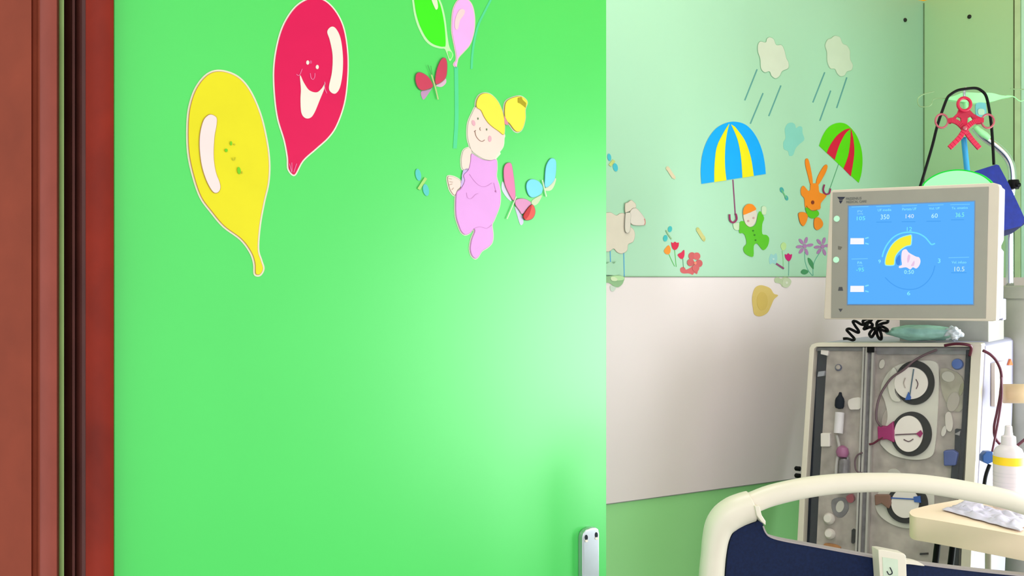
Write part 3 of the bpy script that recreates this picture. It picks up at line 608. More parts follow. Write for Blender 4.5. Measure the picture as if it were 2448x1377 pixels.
bm = bmesh.new(); add_poly(bm, R0, [(2314,836),(2325,836),(2305,1160),(2292,1400),(2282,1400),(2295,1160)], .018, .008); mk('gap_shade_strip', bm, M['charcoal'], rpn)  # charcoal strip painted in for the shade of the gap beside the frame
bm = bmesh.new(); add_poly(bm, R0, [(2100,838),(2316,838),(2315,846),(2100,846)], .016, .006); mk('gap_shade_strip', bm, M['rail'], rpn)  # grey strip painted in for the shade under the top edge
# pump plates, pumps
FR = R0.off(.010)
def bulge(nm, pts, h, m, par, sm=5, bev=.004):
    bm = bmesh.new(); add_poly(bm, FR, cat(pts, sm) if sm > 1 else pts, h, h); return mk(nm, bm, m, par, bevel=bev)
plate = bulge('pump_plate', [(2150,872),(2200,862),(2240,866),(2246,900),(2244,980),(2238,1060),(2228,1090),(2190,1098),(2140,1088),(2112,1066),(2108,1050),(2124,1000),(2118,960),(2108,930),(2122,895)], .008, M['plate'], rpn)
bulge('pump_plate', [(2130,1150),(2200,1145),(2232,1160),(2228,1240),(2180,1262),(2130,1250),(2098,1220),(2100,1180)], .006, M['plate'], rpn)
def pump(outer, orx, ory, inner, irx, iry, arm, tipc, armc, lbl, gap=None):
    pmp = bulge('blood_pump', ell(outer, orx, ory, 0, 44), .014, M['blackring'], mach, 1, .003); pmp['label'] = lbl
    bm = bmesh.new(); add_poly(bm, FR, ell(inner, irx, iry, 0, 40), .018, .016); r = mk('rotor', bm, M['disc'], pmp, bevel=.002)
    bm = bmesh.new(); add_rib(bm, FR, arm, 2.6, .020, .003); mk('rotor_arm', bm, armc, pmp)
    bm = bmesh.new(); add_poly(bm, FR, tipc[1:], .022, .004); mk('arm_tip', bm, tipc[0], pmp)
    return pmp
dg = mat('grey_blue_line', (80, 100, 116), .4)
p1 = pump((2190, 914), 47, 52.5, (2183, 914.5), 40, 38, [(2190, 881), (2180, 948)], (M['bluek'], (2178, 935), (2184, 948), (2182, 954), (2170, 954)), dg, 'black ringed pump with white rotor')
p2 = pump((2182, 1036), 48.5, 53, (2177, 1035), 34, 43, [(2146, 1037), (2200, 1034.5)], (M['magenta'], (2196, 1034), (2207, 1026), (2212, 1034), (2206, 1043)), M['bloodg'], 'black ringed pump with magenta tipped rotor')
p3 = pump((2172, 1203), 49, 46, (2169, 1200), 33, 35, [(2136, 1187), (2192, 1190)], (M['bluek'], (2190, 1184), (2206, 1182), (2208, 1198), (2192, 1196)), M['bluek'], 'lowest pump with blue tipped rotor behind the bed rail')
ring_gap = bulge('race_cover', [(2138,880),(2146,882),(2150,900),(2144,930),(2148,944),(2158,956),(2146,958),(2134,948),(2128,915)], .0165, M['plate'], p1)
for i, L in enumerate(([(2195, 905), (2200, 916), (2196, 928)], [(2170, 902), (2166, 914), (2170, 926)])):
    bm = bmesh.new(); add_rib(bm, FR, cat(L, 4, False), 2, .0195, .002); mk('rotor_mark', bm, M['bloodg'] if i == 0 else M['greyp'], p1)
bm = bmesh.new(); add_rib(bm, FR, cat([(2166, 1048), (2178, 1053), (2189, 1047)], 4, False), 2.2, .0195, .002); mk('rotor_mark', bm, M['bloodg'], p2)
cn = bulge('tube_connector', [(2104,1016),(2126,1017),(2142,1004),(2144,1030),(2144,1056),(2126,1048),(2105,1050)], .022, M['magenta'], mach, 1, .003); cn['label'] = 'magenta connector block'
cn2 = bulge('tube_connector', [(2096,1180),(2134,1180),(2138,1200),(2130,1214),(2112,1200),(2098,1206)], .020, mat('brown_plastic', (120, 88, 76), .5), mach, 1, .003)
def onR(L, h=.03): return [R0.hit(p, h) for p in L]
tube('blood_line', onR([(2240,836),(2215,846),(2186,862),(2160,884),(2133,902),(2115,925),(2103,948),(2096,975),(2095,1000),(2100,1012),(2108,1020)]), .0028, M['bloodg'], mach)
tube('blood_line', onR([(2112,1046),(2100,1052),(2088,1060),(2078,1062)]), .0026, M['blood'], mach)
tube('blood_line', onR([(2062,1082),(2050,1088),(2044,1102),(2046,1122),(2054,1130),(2062,1130)]), .002, M['bloodg'], mach)
tube('blood_line', [R0.hit((2258, 826), .05), R0.hit((2285, 822), .055), R0.hit((2312, 824), .055), R0.hit((2322, 830), .045), R0.hit((2318, 850), .03)], .0035, M['blood'], mach)
lathe('panel_knob', [(.013, 0), (.0135, .003), (.0115, .009), (.0001, .010)], FR.hit((2290, 871)), M['bluek'], mach, axis=PBd.n)['label'] = 'blue round knob'
lathe('panel_knob', [(.0085, 0), (.009, .002), (.007, .006), (.0001, .006)], R0.hit((2005, 879), .012), mat('slate_knob', (70, 76, 104), .4), mach, axis=PBd.n)['label'] = 'small dark round button'
lathe('panel_knob', [(.006, 0), (.006, .002), (.004, .004), (.0001, .004)], R0.hit((2004, 878), .018), M['greyp'], mach, axis=PBd.n)
# drip chamber / vial in the left panel
vt = R0.hit((2008, 953), .028); ax = PBd.v
lathe('drip_chamber', [(.001, .0), (.009, .002), (.0115, .008), (.0115, .022)][::1], vt-ax*.026, M['charcoal'], mach, axis=ax)
lathe('drip_chamber_cap', [(.011, 0), (.0105, .006), (.005, .014), (.003, .022)], vt-ax*.006, M['charcoal'], mach, axis=ax)
lathe('chamber_label', [(.0112, 0), (.0112, .052)], R0.hit((2004, 1036), .028), mat('grey_white_label', (206, 200, 204), .5), mach, axis=ax)
bulge('tube_holder', rect(1967, 1034, 1989, 1066), .016, M['disc'], mach, 1, .002)
bulge('tube_holder', [(2032,955),(2062,950),(2060,975),(2046,978),(2034,976)], .010, M['disc'], mach, 3, .002)
bulge('tube_holder', [(1960,888),(1975,886),(1973,898),(1958,900)], .012, mat('grey_lug', (140, 142, 150), .5), mach, 1, .001)
bulge('tube_holder', [(1966,836),(1984,838),(1982,850),(1965,846)], .010, M['disc'], mach, 1, .001)
lathe('filter_bulb', [(.002, 0), (.012, .004), (.016, .014), (.013, .026), (.004, .032)], R0.hit((2013, 1096), .024), mat('dusty_magenta', (150, 92, 128), .4), mach, axis=ax)
tube('clear_line', onR([(2000, 1040), (2006, 1070), (2000, 1110), (1998, 1160)], .022), .004, M['rail_l'], mach)
tube('clear_line', onR([(2026, 1092), (2028, 1120), (2022, 1160)], .022), .0035, M['rail'], mach)
bulge('line_clamp', [(2261,1075),(2284,1073),(2296,1080),(2290,1110),(2262,1111)], .022, M['bluebox'], mach, 1, .003)
bulge('sensor_column', [(2286,1024),(2302,1026),(2296,1100),(2290,1180),(2272,1180),(2278,1112),(2284,1100)], .012, M['charcoal'], mach, 1, .002)
bulge('sensor_mount', [(2284,1036),(2300,1028),(2298,1040)], .016, M['rail'], mach, 1, .001)
for c in ((1984, 1240, 13), (1986, 1276, 12)):
    lathe('connector_port', [(.0001*c[2], 0), (.001*c[2], 0), (.0011*c[2], .008), (.0007*c[2], .018), (.0001, .018)], R0.hit((c[0], c[1]), .012), M['disc'], mach, axis=PBd.n)
bulge('amber_drip_mark', [(1974,1298),(1996,1300),(2012,1308),(2000,1316),(1974,1308)], .008, mat('amber', (170, 110, 50), .5), mach, 4, .001)
bulge('panel_slot', [(2038,1266),(2042,1263),(2047,1266),(2046,1296),(2041,1299),(2037,1296)], .006, M['black'], mach, 1, 0)
bulge('red_connector', [(2028,1184),(2040,1180),(2046,1192),(2040,1200),(2030,1196)], .014, mat('brick_red', (134, 50, 64), .4), mach, 3, .001)
bulge('panel_slot', [(2200,1322),(2220,1321),(2220,1325),(2200,1326)], .004, M['black'], mach, 1, 0)
for p in ((2140,1130,20,12,(190,186,176)), (2280,960,18,30,(176,168,158)), (2268,900,20,16,(188,184,172)), (2110,870,8,14,(206,200,190)), (2258,1030,7,16,(205,200,192)), (2300,930,6,20,(150,148,120)), (2010,1210,12,18,(200,196,186)), (2232,985,5,7,(90,80,84)), (2120,1000,12,30,(170,160,150))):
    bulge('tube_guide', ell((p[0], p[1]), p[2]*.8, p[3]*.8, 15, 18), .006, stk(p[4]), mach, 1, .002)
for py in (1121, 1138):
    q = PBd.hit((1913, py), -.06); lathe('side_knob', [(.006, 0), (.006, .012), (.003, .015)], q, M['black'], mach, axis=(-math.cos(th), math.sin(th), 0))
smk = mat('smoky_clear_plastic', (112, 108, 112), .3, var=.12, scale=50)
lathe('dialysate_filter', [(.010, 0), (.013, .004), (.013, .075), (.010, .08)], R0.hit((2014, 1176), .022), smk, mach, axis=ax)
bulge('tube_guide', [(2262,990),(2274,985),(2280,1010),(2276,1030),(2264,1024)], .008, stk((206, 198, 190)), mach, 3, .002)
bulge('tube_guide', [(2252,880),(2300,900),(2308,960),(2290,985),(2262,960),(2250,920)], .004, mat('olive_smoky_plastic', (150, 144, 128), .4, var=.12, scale=40), mach, 4, .002)
bulge('tube_guide', [(1990,1195),(2020,1190),(2030,1215),(2014,1236),(1994,1228)], .004, smk, mach, 4, .001)
# clear swing doors
bm = bmesh.new(); add_poly(bm, PBd, [(1955,832),(2070,832),(2046,1400),(1930,1400)], -.001, .0025); add_poly(bm, PBd, [(2098,832),(2320,832),(2296,1400),(2076,1400)], -.001, .0025)
cd_ = mk('clear_cover', bm, M['clear'], mach); cd_['label'] = 'clear plastic covers over the tubing'
# right flank details
FLN = Vector((math.cos(th), -math.sin(th), 0))     # flank normal
fo = PBd.hit((2349, 900)); PFl = Plane(fo+FLN*.001, FLN)
def flank(nm, pts, h, m, bev=.001, par=None, sm=1):
    bm = bmesh.new(); add_poly(bm, PFl, cat(pts, 4) if sm > 1 else pts, h, h+.003); return mk(nm, bm, m, par or mach, bevel=bev)
fl = flank('side_cover', [(2372,868),(2396,862),(2396,972),(2372,972)], .006, M['housing'])
flank('warning_mark', [(2415,858),(2420,873),(2410,873)], .002, M['orange'], 0)
rc0 = [P3(x, y, 2.30) for x, y in ((2350,838),(2368,848),(2384,866),(2394,895),(2392,940),(2384,985),(2377,1020),(2380,1048),(2398,1066),(2425,1068),(2448,1052),(2475,1030))]
tube('blood_line', rc0, .0034, M['blood'], mach)
tube('blood_line', [P3(x, y, 2.29) for x, y in ((2393,900),(2395,940),(2390,985),(2382,1030),(2376,1060),(2372,1080))], .0026, M['blood'], mach)
tube('blood_line', [P3(x, y, 2.29) for x, y in ((2366,1110),(2356,1140),(2350,1185),(2346,1230))], .0042, M['black'], mach)
bm = bmesh.new(); add_prism3(bm, [P3(x, y, 2.275) for x, y in ((2350,1090),(2358,1080),(2374,1080),(2376,1104),(2362,1110),(2350,1104))], Vector((0, -1, 0)), .02); mk('tube_clamp', bm, M['bluec'], mach, bevel=.002)
arm_ = tube('side_arm', [P3(2399, 941, 2.33), P3(2450, 941, 2.33), P3(2560, 941, 2.36)], .0225, M['tan'], mach, sm=1); arm_['label'] = 'tan horizontal arm'
# rear column and pole socket
cx_ = P3(2462, 700, 2.62)
def zc(py, Y=2.62): return CZ+(HY-py)*Y/F
lathe('rear_column', [(.066, .05), (.066, zc(713)), (.070, zc(713)), (.070, zc(686)), (.064, zc(683)), (.001, zc(683))], (cx_.x, cx_.y, 0), M['greyn'], mach, 40)
# neck between monitor and body
PM = tilted(2178, 605, 2.33, 4)
bm = bmesh.new(); nk = PBd.hit((2150, 824), -.10); n1 = PBd.hit((2364, 824), -.10); n1.z = nk.z
add_box3(bm, Vector((nk.x, nk.y, nk.z)), Vector((n1.x-nk.x, n1.y-nk.y, 0)), -HB*.16, Vector((0, 0, .075))); mk('monitor_neck', bm, M['greyn'], mach, bevel=.003)
# monitor
bm = bmesh.new(); add_poly(bm, PM, [(1985,458),(1992,454),(2376,437),(2386,440),(2390,448),(2382,766),(2372,768),(1971,763),(1969,758)], 0, .030)
mon = mk('monitor_housing', bm, M['housing'], mach, bevel=.006); mon['label'] = 'warm white monitor housing'
bm = bmesh.new(); add_poly(bm, PM, [(2040,470),(2384,444),(2389,450),(2386,572),(2378,590),(2386,600),(2384,764),(2060,764)], -.029, .03); mk('monitor_back', bm, M['white_pl'], mon, bevel=.006)
bm = bmesh.new(); add_poly(bm, PM, [(2250,715),(2384,715),(2384,768),(2250,768)], -.058, .03); mk('monitor_foot', bm, M['white_pl'], mon, bevel=.003)
bm = bmesh.new(); add_poly(bm, PM, [(1991,460),(2364,446),(2357,761),(1987,760)], .0012, .004); mk('bezel', bm, M['bezel'], mon, bevel=.0006)
bm = bmesh.new(); add_poly(bm, PM, [(2027,491),(2332,479.5),(2329,729.5),(2025,729.5)], .0018, .003); mk('screen_surround', bm, stk((120, 150, 190)), mon)
bm = bmesh.new(); add_poly(bm, PM, [(2030,493.5),(2329.5,482),(2326.5,727),(2027.5,727)], .0024, .003); scr = mk('screen', bm, M['screen'], mon); scr['label'] = 'lit blue touch screen'
zs = Z(2000, 460, 4.917)
def scrp(nm, pts, c, lvl=.003, sm=1, w=None, par=None):
    q = [zs(*p) for p in pts]
    if sm > 1: q = cat(q, sm, w is None)
    bm = bmesh.new()
    if w: add_rib(bm, PM, q, w, lvl, .0006)
    else: add_poly(bm, PM, q, lvl, .0006)
    return mk(nm, bm, glow(c), par or mon)
for nm, t, x, y, w, h, c in (('screen_text','PV',252,212,60,26,(150,225,255)),('screen_text','mmHg',250,244,66,22,(150,222,252)),('screen_value','105',244,284,98,46,(125,248,255)),
    ('screen_text','UF media',490,196,158,28,(148,245,255)),('screen_value','350',524,262,102,56,(205,255,250)),
    ('screen_text','Portata UF',778,184,164,30,(148,245,255)),('screen_value','140',818,258,96,48,(225,240,250)),
    ('screen_text','Vol. UF',1092,178,124,26,(148,245,255)),('screen_value','60',1120,250,74,52,(205,255,250)),
    ('screen_text','Te. ematica',1358,172,188,28,(148,245,255)),('screen_value','36.5',1404,240,100,52,(140,255,228)),
    ('screen_text','PA',252,812,56,30,(148,240,255)),('screen_text','mmHg',250,850,62,22,(130,220,255)),('screen_value','-95',238,884,90,46,(120,248,240)),
    ('screen_text','Vol. infuso',1358,806,172,30,(148,245,255)),('screen_value','10.5',1390,874,118,54,(215,245,240)),
    ('dial_number','12',832,408,60,48,(120,244,250)),('dial_number','9',496,790,30,44,(150,250,255)),('dial_number','3',1196,778,30,52,(140,250,255)),('dial_number','6',834,1162,38,46,(140,250,255)),
    ('screen_value','0:50',800,912,114,46,(175,255,245))):
    text(nm, t, PM, zs(x, y), w/4.917, h/4.917, glow(c), mon, .0034)
for x, y, w in ((180, 172, 200), (470, 168, 170), (770, 160, 180), (1080, 152, 180), (1340, 146, 230), (180, 784, 190), (1320, 768, 240)): scrp('field_line', [(x, y), (x+w, y-6)], (122, 208, 255), w=1.6)
for x, y, w in ((470, 350, 180), (770, 346, 160), (1060, 340, 170), (1350, 324, 150), (1350, 945, 180)): scrp('field_shade', [(x, y), (x+w, y-2)], (70, 158, 240), w=1.4)
for y in (538, 1098): scrp('screen_button', [(168,y),(325,y),(325,y+72),(165,y+72)], (250, 250, 255)); scrp('button_tick', [(340,y+4),(380,y-8)], (130,225,255), w=3); scrp('button_tick', [(340,y+60),(380,y+70)], (130,225,255), w=3)
scrp('dial_arc', [(540,760),(560,690),(600,610),(670,530),(760,482),(860,468),(960,482),(1040,525),(1090,580),(1120,612),(1160,600)], (112, 226, 255), w=3.2, sm=4)
scrp('dial_arc', [(575,1000),(650,1070),(740,1120),(850,1140),(960,1125),(1060,1060),(1130,960),(1160,860)], (76, 162, 244), w=2.2, sm=4)
arc = [(572,850),(572,790),(600,700),(660,600),(750,530),(850,498),(890,502),(888,600),(872,628),(820,640),(750,690),(700,760),(690,840),(670,862),(600,864)]
scrp('dial_wedge_edge', arc, (150, 240, 250), .003, 3)
sw = inset(cat([zs(*p) for p in arc], 3), 2.2); bm = bmesh.new(); add_poly(bm, PM, sw, .0036, .0006); mk('dial_wedge', bm, glow((250, 240, 60)), mon)
scrp('dial_graphic', [(775,690),(820,668),(850,705),(900,735),(940,755),(975,765),(990,810),(975,860),(940,895),(900,880),(870,905),(820,880),(745,890),(740,865),(772,850),(765,780)], (250, 236, 250), .003, 3)
scrp('dial_graphic', [(700,800),(730,745),(752,740),(750,845),(715,850)], (64, 140, 232), .003, 2)
scrp('dial_graphic', [(850,730),(870,745),(860,800),(840,830),(835,780)], (236, 200, 232), .0036, 2); scrp('dial_graphic', [(890,840),(920,800),(915,860),(880,865)], (236, 200, 232), .0036, 2)
for c in ((2000.5, 523), (1999, 621)):
    o = lathe('status_light', [(.0072, -.001), (.0072, .001), (.0055, .003), (.0001, .0035)], PM.hit(c, .001), glow((190, 255, 205), 1.1), mon, axis=PM.n); o['label'] = 'small round lit green light'
ink = stk((40, 42, 66))
bm = bmesh.new()
for L in ([(2002,471),(2021,471),(2017,475.5),(2006,475.5)], [(2006,480),(2015,480),(2010,487)], [(2006,476.5),(2016,476.5),(2014.5,478.6),(2007.5,478.6)]): add_poly(bm, PM, L, .0018, .0008)
mk('maker_emblem', bm, ink, mon)
ink2 = stk((84, 92, 92))
text('maker_lettering', 'FRESENIUS', PM, (2023, 472.5), 37, 6, ink2, mon, .0018); text('maker_lettering', 'MEDICAL CARE', PM, (2024, 480.5), 48, 5.6, ink2, mon, .0018)
for y, L in ((592, [(2004,588),(2014,590),(2010,597),(2004,596)]), (0, [(2006,686),(2014,686),(2016,695),(2004,695)]), (0, [(2005,738),(2015,738),(2010,746)])):
    bm = bmesh.new(); add_poly(bm, PM, L, .0016, .0006); mk('key_symbol', bm, stk((120, 116, 108)) if y else stk((84, 84, 90)), mon)
# status dome on top of the monitor
dm = cat([(2207,452),(2210,440),(2228,425),(2255,413),(2287,408),(2318,411),(2345,420),(2366,436),(2370,450)], 5, False)
bm = bmesh.new(); add_poly(bm, PM.off(-.012), dm, 0, .03); dome = mk('status_lamp', bm, M['dome'], mach, bevel=.007); dome['label'] = 'glowing green dome lamp on top of the monitor'
bm = bmesh.new(); add_poly(bm, PM.off(-.016), inset(dm, -3.2), 0, .022); mk('lamp_rim', bm, glow((40, 235, 70), .9), dome)
# things on the shelf under the monitor
shz = PBd.hit((2150, 820)).z
zk = Z(2000, 747, 7.65); PSh = Plane(PBd.hit((2150, 818), -.04), HB)
cord = [(120,480),(200,478),(290,505),(325,480),(240,385),(185,320),(240,300),(380,365),(405,340),(330,230),(300,165),(360,165),(470,225),(560,180),(640,140),(560,120),(480,160),(520,250),(500,305),(600,270),(660,230),(600,180),(560,250),(700,290)]
petal = [(700,290),(640,330),(600,400),(640,450),(690,380),(730,300),(740,400),(780,480),(820,480),(810,380),(760,270),(830,320),(920,345),(925,310),(840,260),(760,240),(840,200),(930,180),(930,130),(840,120),(740,180),(740,280)]
o = tube('coiled_cord', [PSh.hit(zk(x, y), .012*((i % 4) == 2)) for i, (x, y) in enumerate(cord)]+[PSh.hit(zk(x, y), .010+.01*(i % 2)) for i, (x, y) in enumerate(petal)], .0036, M['black'], seg=8, sm=5)
tag(o, 'black coiled cord bunched on the shelf under the monitor', 'cord')
def lump(nm, c, r, m, seed, parent=None, amp=.25, n=(36, 20)):
    bm = bmesh.new(); bmesh.ops.create_uvsphere(bm, u_segments=n[0], v_segments=n[1], radius=1)
    for v in bm.verts:
        k = 1+amp*noise.noise(v.co*2.2+Vector((seed, 0, 0)))+amp*.4*noise.noise(v.co*6+Vector((0, seed, 0)))
        v.co = Vector((v.co.x*r[0]*k, v.co.y*r[1]*k, v.co.z*r[2]*k))
    q = Matrix.Rotation(-th, 4, 'Z')
    for v in bm.verts: v.co = (q @ v.co)+Vector(c)
    return mk(nm, bm, m, parent, True)
c0 = PSh.hit((2204, 796), .0); bg = thing('plastic_bag', 'crumpled clear green plastic bag lying on the shelf under the monitor', 'plastic bag', (c0.x, c0.y, shz))
lump('bag_film', c0, (.084, .028, .019), M['baggreen'], 3, bg, .18); lump('bag_end', PSh.hit((2278, 797), .0), (.020, .022, .015), M['bagwhite'], 9, bg, .5)
# ------------------------------------------------------------------ pole with hooks, clamps, hose, cuff
YP = 2.62; zq = Z(2150, 180, 4.302)
pole = tube('infusion_pole', [P3(x, y, YP) for x, y in ((2414,684),(2414,600),(2414,500),(2420,440),(2418,400),(2405,372),(2380,348),(2352,328),(2330,305))], .0098, M['chrome'], mach, 20); pole['label'] = 'chrome infusion pole with bent top'
tube('green_lit_bend', [P3(*zq(x, y), YP-.012) for x, y in ((775,530),(830,580),(880,615),(925,650))], [.006, .0085, .0085, .006], M['green_lit'], pole)  # lamp's green light on the pole bend, built as a coloured tube
bm = bmesh.new(); c_ = P3(2423, 441, YP-.01)
lathe('pole_clamp', [(.0125, -.012), (.0145, -.006), (.0145, .006), (.0125, .012)], c_, M['black'], pole); tube('clamp_knob', [c_, P3(2436, 442, YP-.03)], .006, M['black'], pole, sm=1)
tube('pole_stem', [P3(2322, 300, YP), P3(2312, 270, YP), P3(2306, 238, YP)], .006, M['green_lit'], pole)
bm = bmesh.new(); lens = cat([(2262,236),(2285,228),(2305,221),(2340,222),(2370,222),(2395,228),(2422,230),(2398,235),(2370,243),(2330,246),(2290,241)], 4)
add_prism3(bm, [P3(p[0], p[1], YP-.01) for p in lens], Vector((0, -1, 0)), .02); mk('hook_plate', bm, M['green_lit'], pole, bevel=.001)
tube('hook', [P3(*zq(x, y), YP) for x, y in ((500,240),(400,238),(350,250),(330,300),(290,322))], .0012, M['wire'], pole, 6)
tube('hook', [P3(*zq(x, y), YP) for x, y in ((360,168),(300,182),(235,202),(195,235),(188,275),(205,315),(240,326),(290,322))], .0015, M['wire'], pole, 6)
tube('hook', [P3(*zq(x, y), YP) for x, y in ((1140,135),(1180,142),(1260,145),(1300,145))], .0014, M['wire'], pole, 6)
tube('hook', [P3(*zq(x, y), YP) for x, y in ((1100,210),(1170,218),(1240,265),(1290,250))], .0016, M['green_lit'], pole, 6)
tube('hanging_ring', [P3(*zq(x, y), YP-.03) for x, y in ((690,125),(672,150),(668,200),(675,228))], .0035, M['steel'], pole)
# hose and cuff
YH = 2.56
o = tube('pressure_hose', [P3(*zq(x, y), YH) for x, y in ((200,1180),(225,1110),(270,960),(340,720),(390,520),(440,370),(490,240),(530,195),(600,155),(680,140),(780,132),(840,155),(890,210),(920,330),(945,500),(960,700),(972,920))], .0036, M['black'])
tag(o, 'black rubber hose looped over the pole hook above the monitor', 'hose')
cuff = thing('pressure_cuff', 'folded royal blue blood pressure cuff hanging behind the monitor corner', 'blood pressure cuff', P3(2410, 480, YH))
bm = bmesh.new(); add_prism3(bm, [P3(x, y, YH-.03) for x, y in ((2331,409),(2382,393),(2388,395),(2412,440),(2440,500),(2452,527),(2442,540),(2400,551),(2360,520),(2340,450))], Vector((-.3, -1, 0)).normalized(), .035); mk('cuff_wrap', bm, M['cuff'], cuff, bevel=.004)
bm = bmesh.new(); add_prism3(bm, [P3(x, y, YH-.025) for x, y in ((2396,550),(2450,528),(2452,534),(2420,558),(2388,569))], Vector((-.3, -1, 0)).normalized(), .03); mk('cuff_end', bm, M['cuff_d'], cuff, bevel=.002)
# clamps
YC = 2.50; PC = Plane(P3(2305, 300, YC), (0, -1, 0))
def ringtube(bm, c, rx, ry, r): tubebm(bm, [PC.hit(zq(*p)) for p in ell(c, rx, ry, 0, 16)], r, 8, 2, True)
c1 = thing('tubing_clamp', 'open raspberry plastic tubing clamp with one ring handle on each side', 'clamp', PC.hit(zq(670, 540)), 'plastic clamps on the pole hook')
bm = bmesh.new(); add_rib(bm, PC, [zq(*p) for p in cat([(495,468),(545,468),(600,490),(660,550),(740,660),(822,752)], 4, False)], [11]*5+[12]*20, .004, .006); mk('clamp_arm', bm, M['clamp'], c1, bevel=.0015)
bm = bmesh.new(); add_rib(bm, PC, [zq(*p) for p in cat([(850,468),(800,470),(740,490),(670,550),(600,650),(500,752)], 4, False)], [11]*5+[12]*20, .011, .006); mk('clamp_arm', bm, M['clamp'], c1, bevel=.0015)
for c in ((435, 470), (910, 472)):
    bm = bmesh.new(); ringtube(bm, c, 64, 70, .0026); mk('ring_handle', bm, M['clamp_p'], c1, True)
lathe('pivot', [(.005, 0), (.005, .004), (.002, .006)], PC.hit(zq(670, 545), .012), M['clamp_p'], c1, axis=(0, -1, 0))
c2 = thing('tubing_clamp', 'closed raspberry plastic tubing clamp hanging by its top ring', 'clamp', PC.hit(zq(668, 400)), 'plastic clamps on the pole hook')
bm = bmesh.new(); ringtube(bm, (668, 298), 66, 66, .004); mk('ring_handle', bm, M['clamp'], c2, True)
PC2 = PC.off(-.009)
bm = bmesh.new(); add_poly(bm, PC2, [zq(*p) for p in [(615,350),(668,372),(722,350),(765,395),(830,430),(860,440),(852,500),(800,505),(775,470),(740,425),(705,440),(700,500),(690,560),(650,560),(640,500),(635,440),(600,425),(565,470),(530,500),(505,490),(510,440),(560,430),(600,390)]], 0, .006); mk('clamp_body', bm, M['clamp'], c2, bevel=.0015)
o = tube('blue_stick', [PC.hit(zq(662, 640), -.02), PC.hit(zq(680, 820), -.02), PC.hit(zq(700, 1010), -.02)], .0068, M['bluestick']); tag(o, 'sky blue plastic stick hanging below the raspberry clamps', 'stick')
bm = bmesh.new(); add_poly(bm, PC.off(-.035), cat([zq(*p) for p in [(795,285),(880,285),(893,330),(890,410),(840,425),(795,415),(785,350)]], 3), 0, .004)
o = thing('tag_holder', 'small translucent teal tag hanging behind the raspberry clamps', 'tag', PC.hit(zq(840, 350), -.035)); mk('holder_frame', bm, M['teal'], o)
bm = bmesh.new(); add_poly(bm, PC.off(-.035), cat([zq(*p) for p in [(812,350),(868,350),(872,400),(840,408),(812,400)]], 3), .001, .002); mk('holder_insert', bm, stk((170, 214, 180)), o)
# ------------------------------------------------------------------ bed
YB = 1.70; PBed = Plane(P3(1750, 1200, YB), Vector((.12, -.99, 0)))
bed = thing('hospital_bed', 'hospital bed end with cream tubular frame and navy panel', 'bed', (PBed.hit((2100, 1377)).x, 1.95, 0))
fr = [(1695,1640,31),(1698,1470,30.5),(1701,1377,30),(1705,1330,29.5),(1710,1290,31),(1719,1259,34),(1734,1239,37),(1756,1224,38),(1778,1215,37.5),(1794,1210,37)]
tb = [(1780,1208,25),(1800,1201,25.5),(1845,1184,25.5),(1925,1166,25),(2010,1156,24),(2100,1153,23),(2180,1155,23),(2250,1163,23.5),(2330,1177,24),(2400,1192,24),(2448,1207,24),(2520,1228,24),(2600,1256,26),(2680,1300,30),(2720,1380,30),(2725,1640,30)]
def bedtube(nm, L, parent):
    P_ = [PBed.hit((a, b)) for a, b, c in L]; q = cat([tuple(p) for p in P_], 4, False)
    rr = []; k = len(L)
    for i in range(len(q)):
        t = i/4; a = int(min(t, k-2)); rr.append((L[a][2]+(L[a+1][2]-L[a][2])*(t-a))*YB/F)
    bm = bmesh.new(); tubebm(bm, q, rr, 24, 1); return mk(nm, bm, M['cream'], parent, True)
ft = bedtube('corner_post', fr, bed); bedtube('top_rail', tb, bed)
bm = bmesh.new(); add_poly(bm, PBed, [(1789,1200),(1794,1222),(1804,1236),(1815,1246),(1815,1236),(1806,1222),(1800,1200)], .030, .03); mk('rail_flange', bm, M['cream'], bed, bevel=.003)
navy = [(1728,1640),(1733,1377),(1738,1320),(1745,1286),(1754,1268),(1772,1258),(1813,1244),(1815,1221),(1818,1236),(1825,1263),(1832,1275),(1841,1283),(1871,1292),(1942,1305),(2078,1330),(2200,1348),(2330,1364),(2448,1376),(2600,1392),(2700,1420),(2705,1640)]
bm = bmesh.new(); add_poly(bm, PBed, navy, .004, .016); mk('footboard_panel', bm, M['navy'], bed)
bm = bmesh.new(); add_rib(bm, PBed, cat([(1822,1256),(1828,1271),(1840,1282),(1871,1291),(1942,1304),(2078,1329),(2200,1347),(2330,1363),(2448,1375),(2600,1391)], 3, False), 3.5, .0055, .02); mk('panel_edging', bm, M['navy_edge'], bed)
for px in (1698, 2724):
    p = PBed.hit((px, 1640)); tube('bed_leg', [p+Vector((0, 0, .02)), Vector((p.x, p.y, 0.0))], .02, M['cream'], bed, sm=1)
hk = [(2079.5,1303),(2090,1303),(2141,1313),(2145,1318),(2150,1460),(2090,1460)]
bm = bmesh.new(); add_poly(bm, PBed, hk, .030, .024); hb = mk('side_latch', bm, M['cream'], bed, bevel=.0025)
bm = bmesh.new(); add_poly(bm, PBed, [(2089,1320),(2125,1326),(2128,1440),(2094,1440)], .031, .003); mk('latch_recess', bm, M['hook_in'], hb)
bm = bmesh.new(); add_rib(bm, PBed, cat([(2106,1344),(2110,1352),(2111,1358),(2104,1361),(2099,1353)], 4, False), 2, .032, .002); mk('latch_symbol', bm, M['charcoal'], hb)
bm = bmesh.new(); add_poly(bm, PBed, cat([(2130,1329),(2160,1331),(2182,1336),(2194,1343),(2192,1345),(2160,1341),(2130,1340)], 3), .020, .012); mk('latch_lever', bm, M['cream'], hb, bevel=.002)
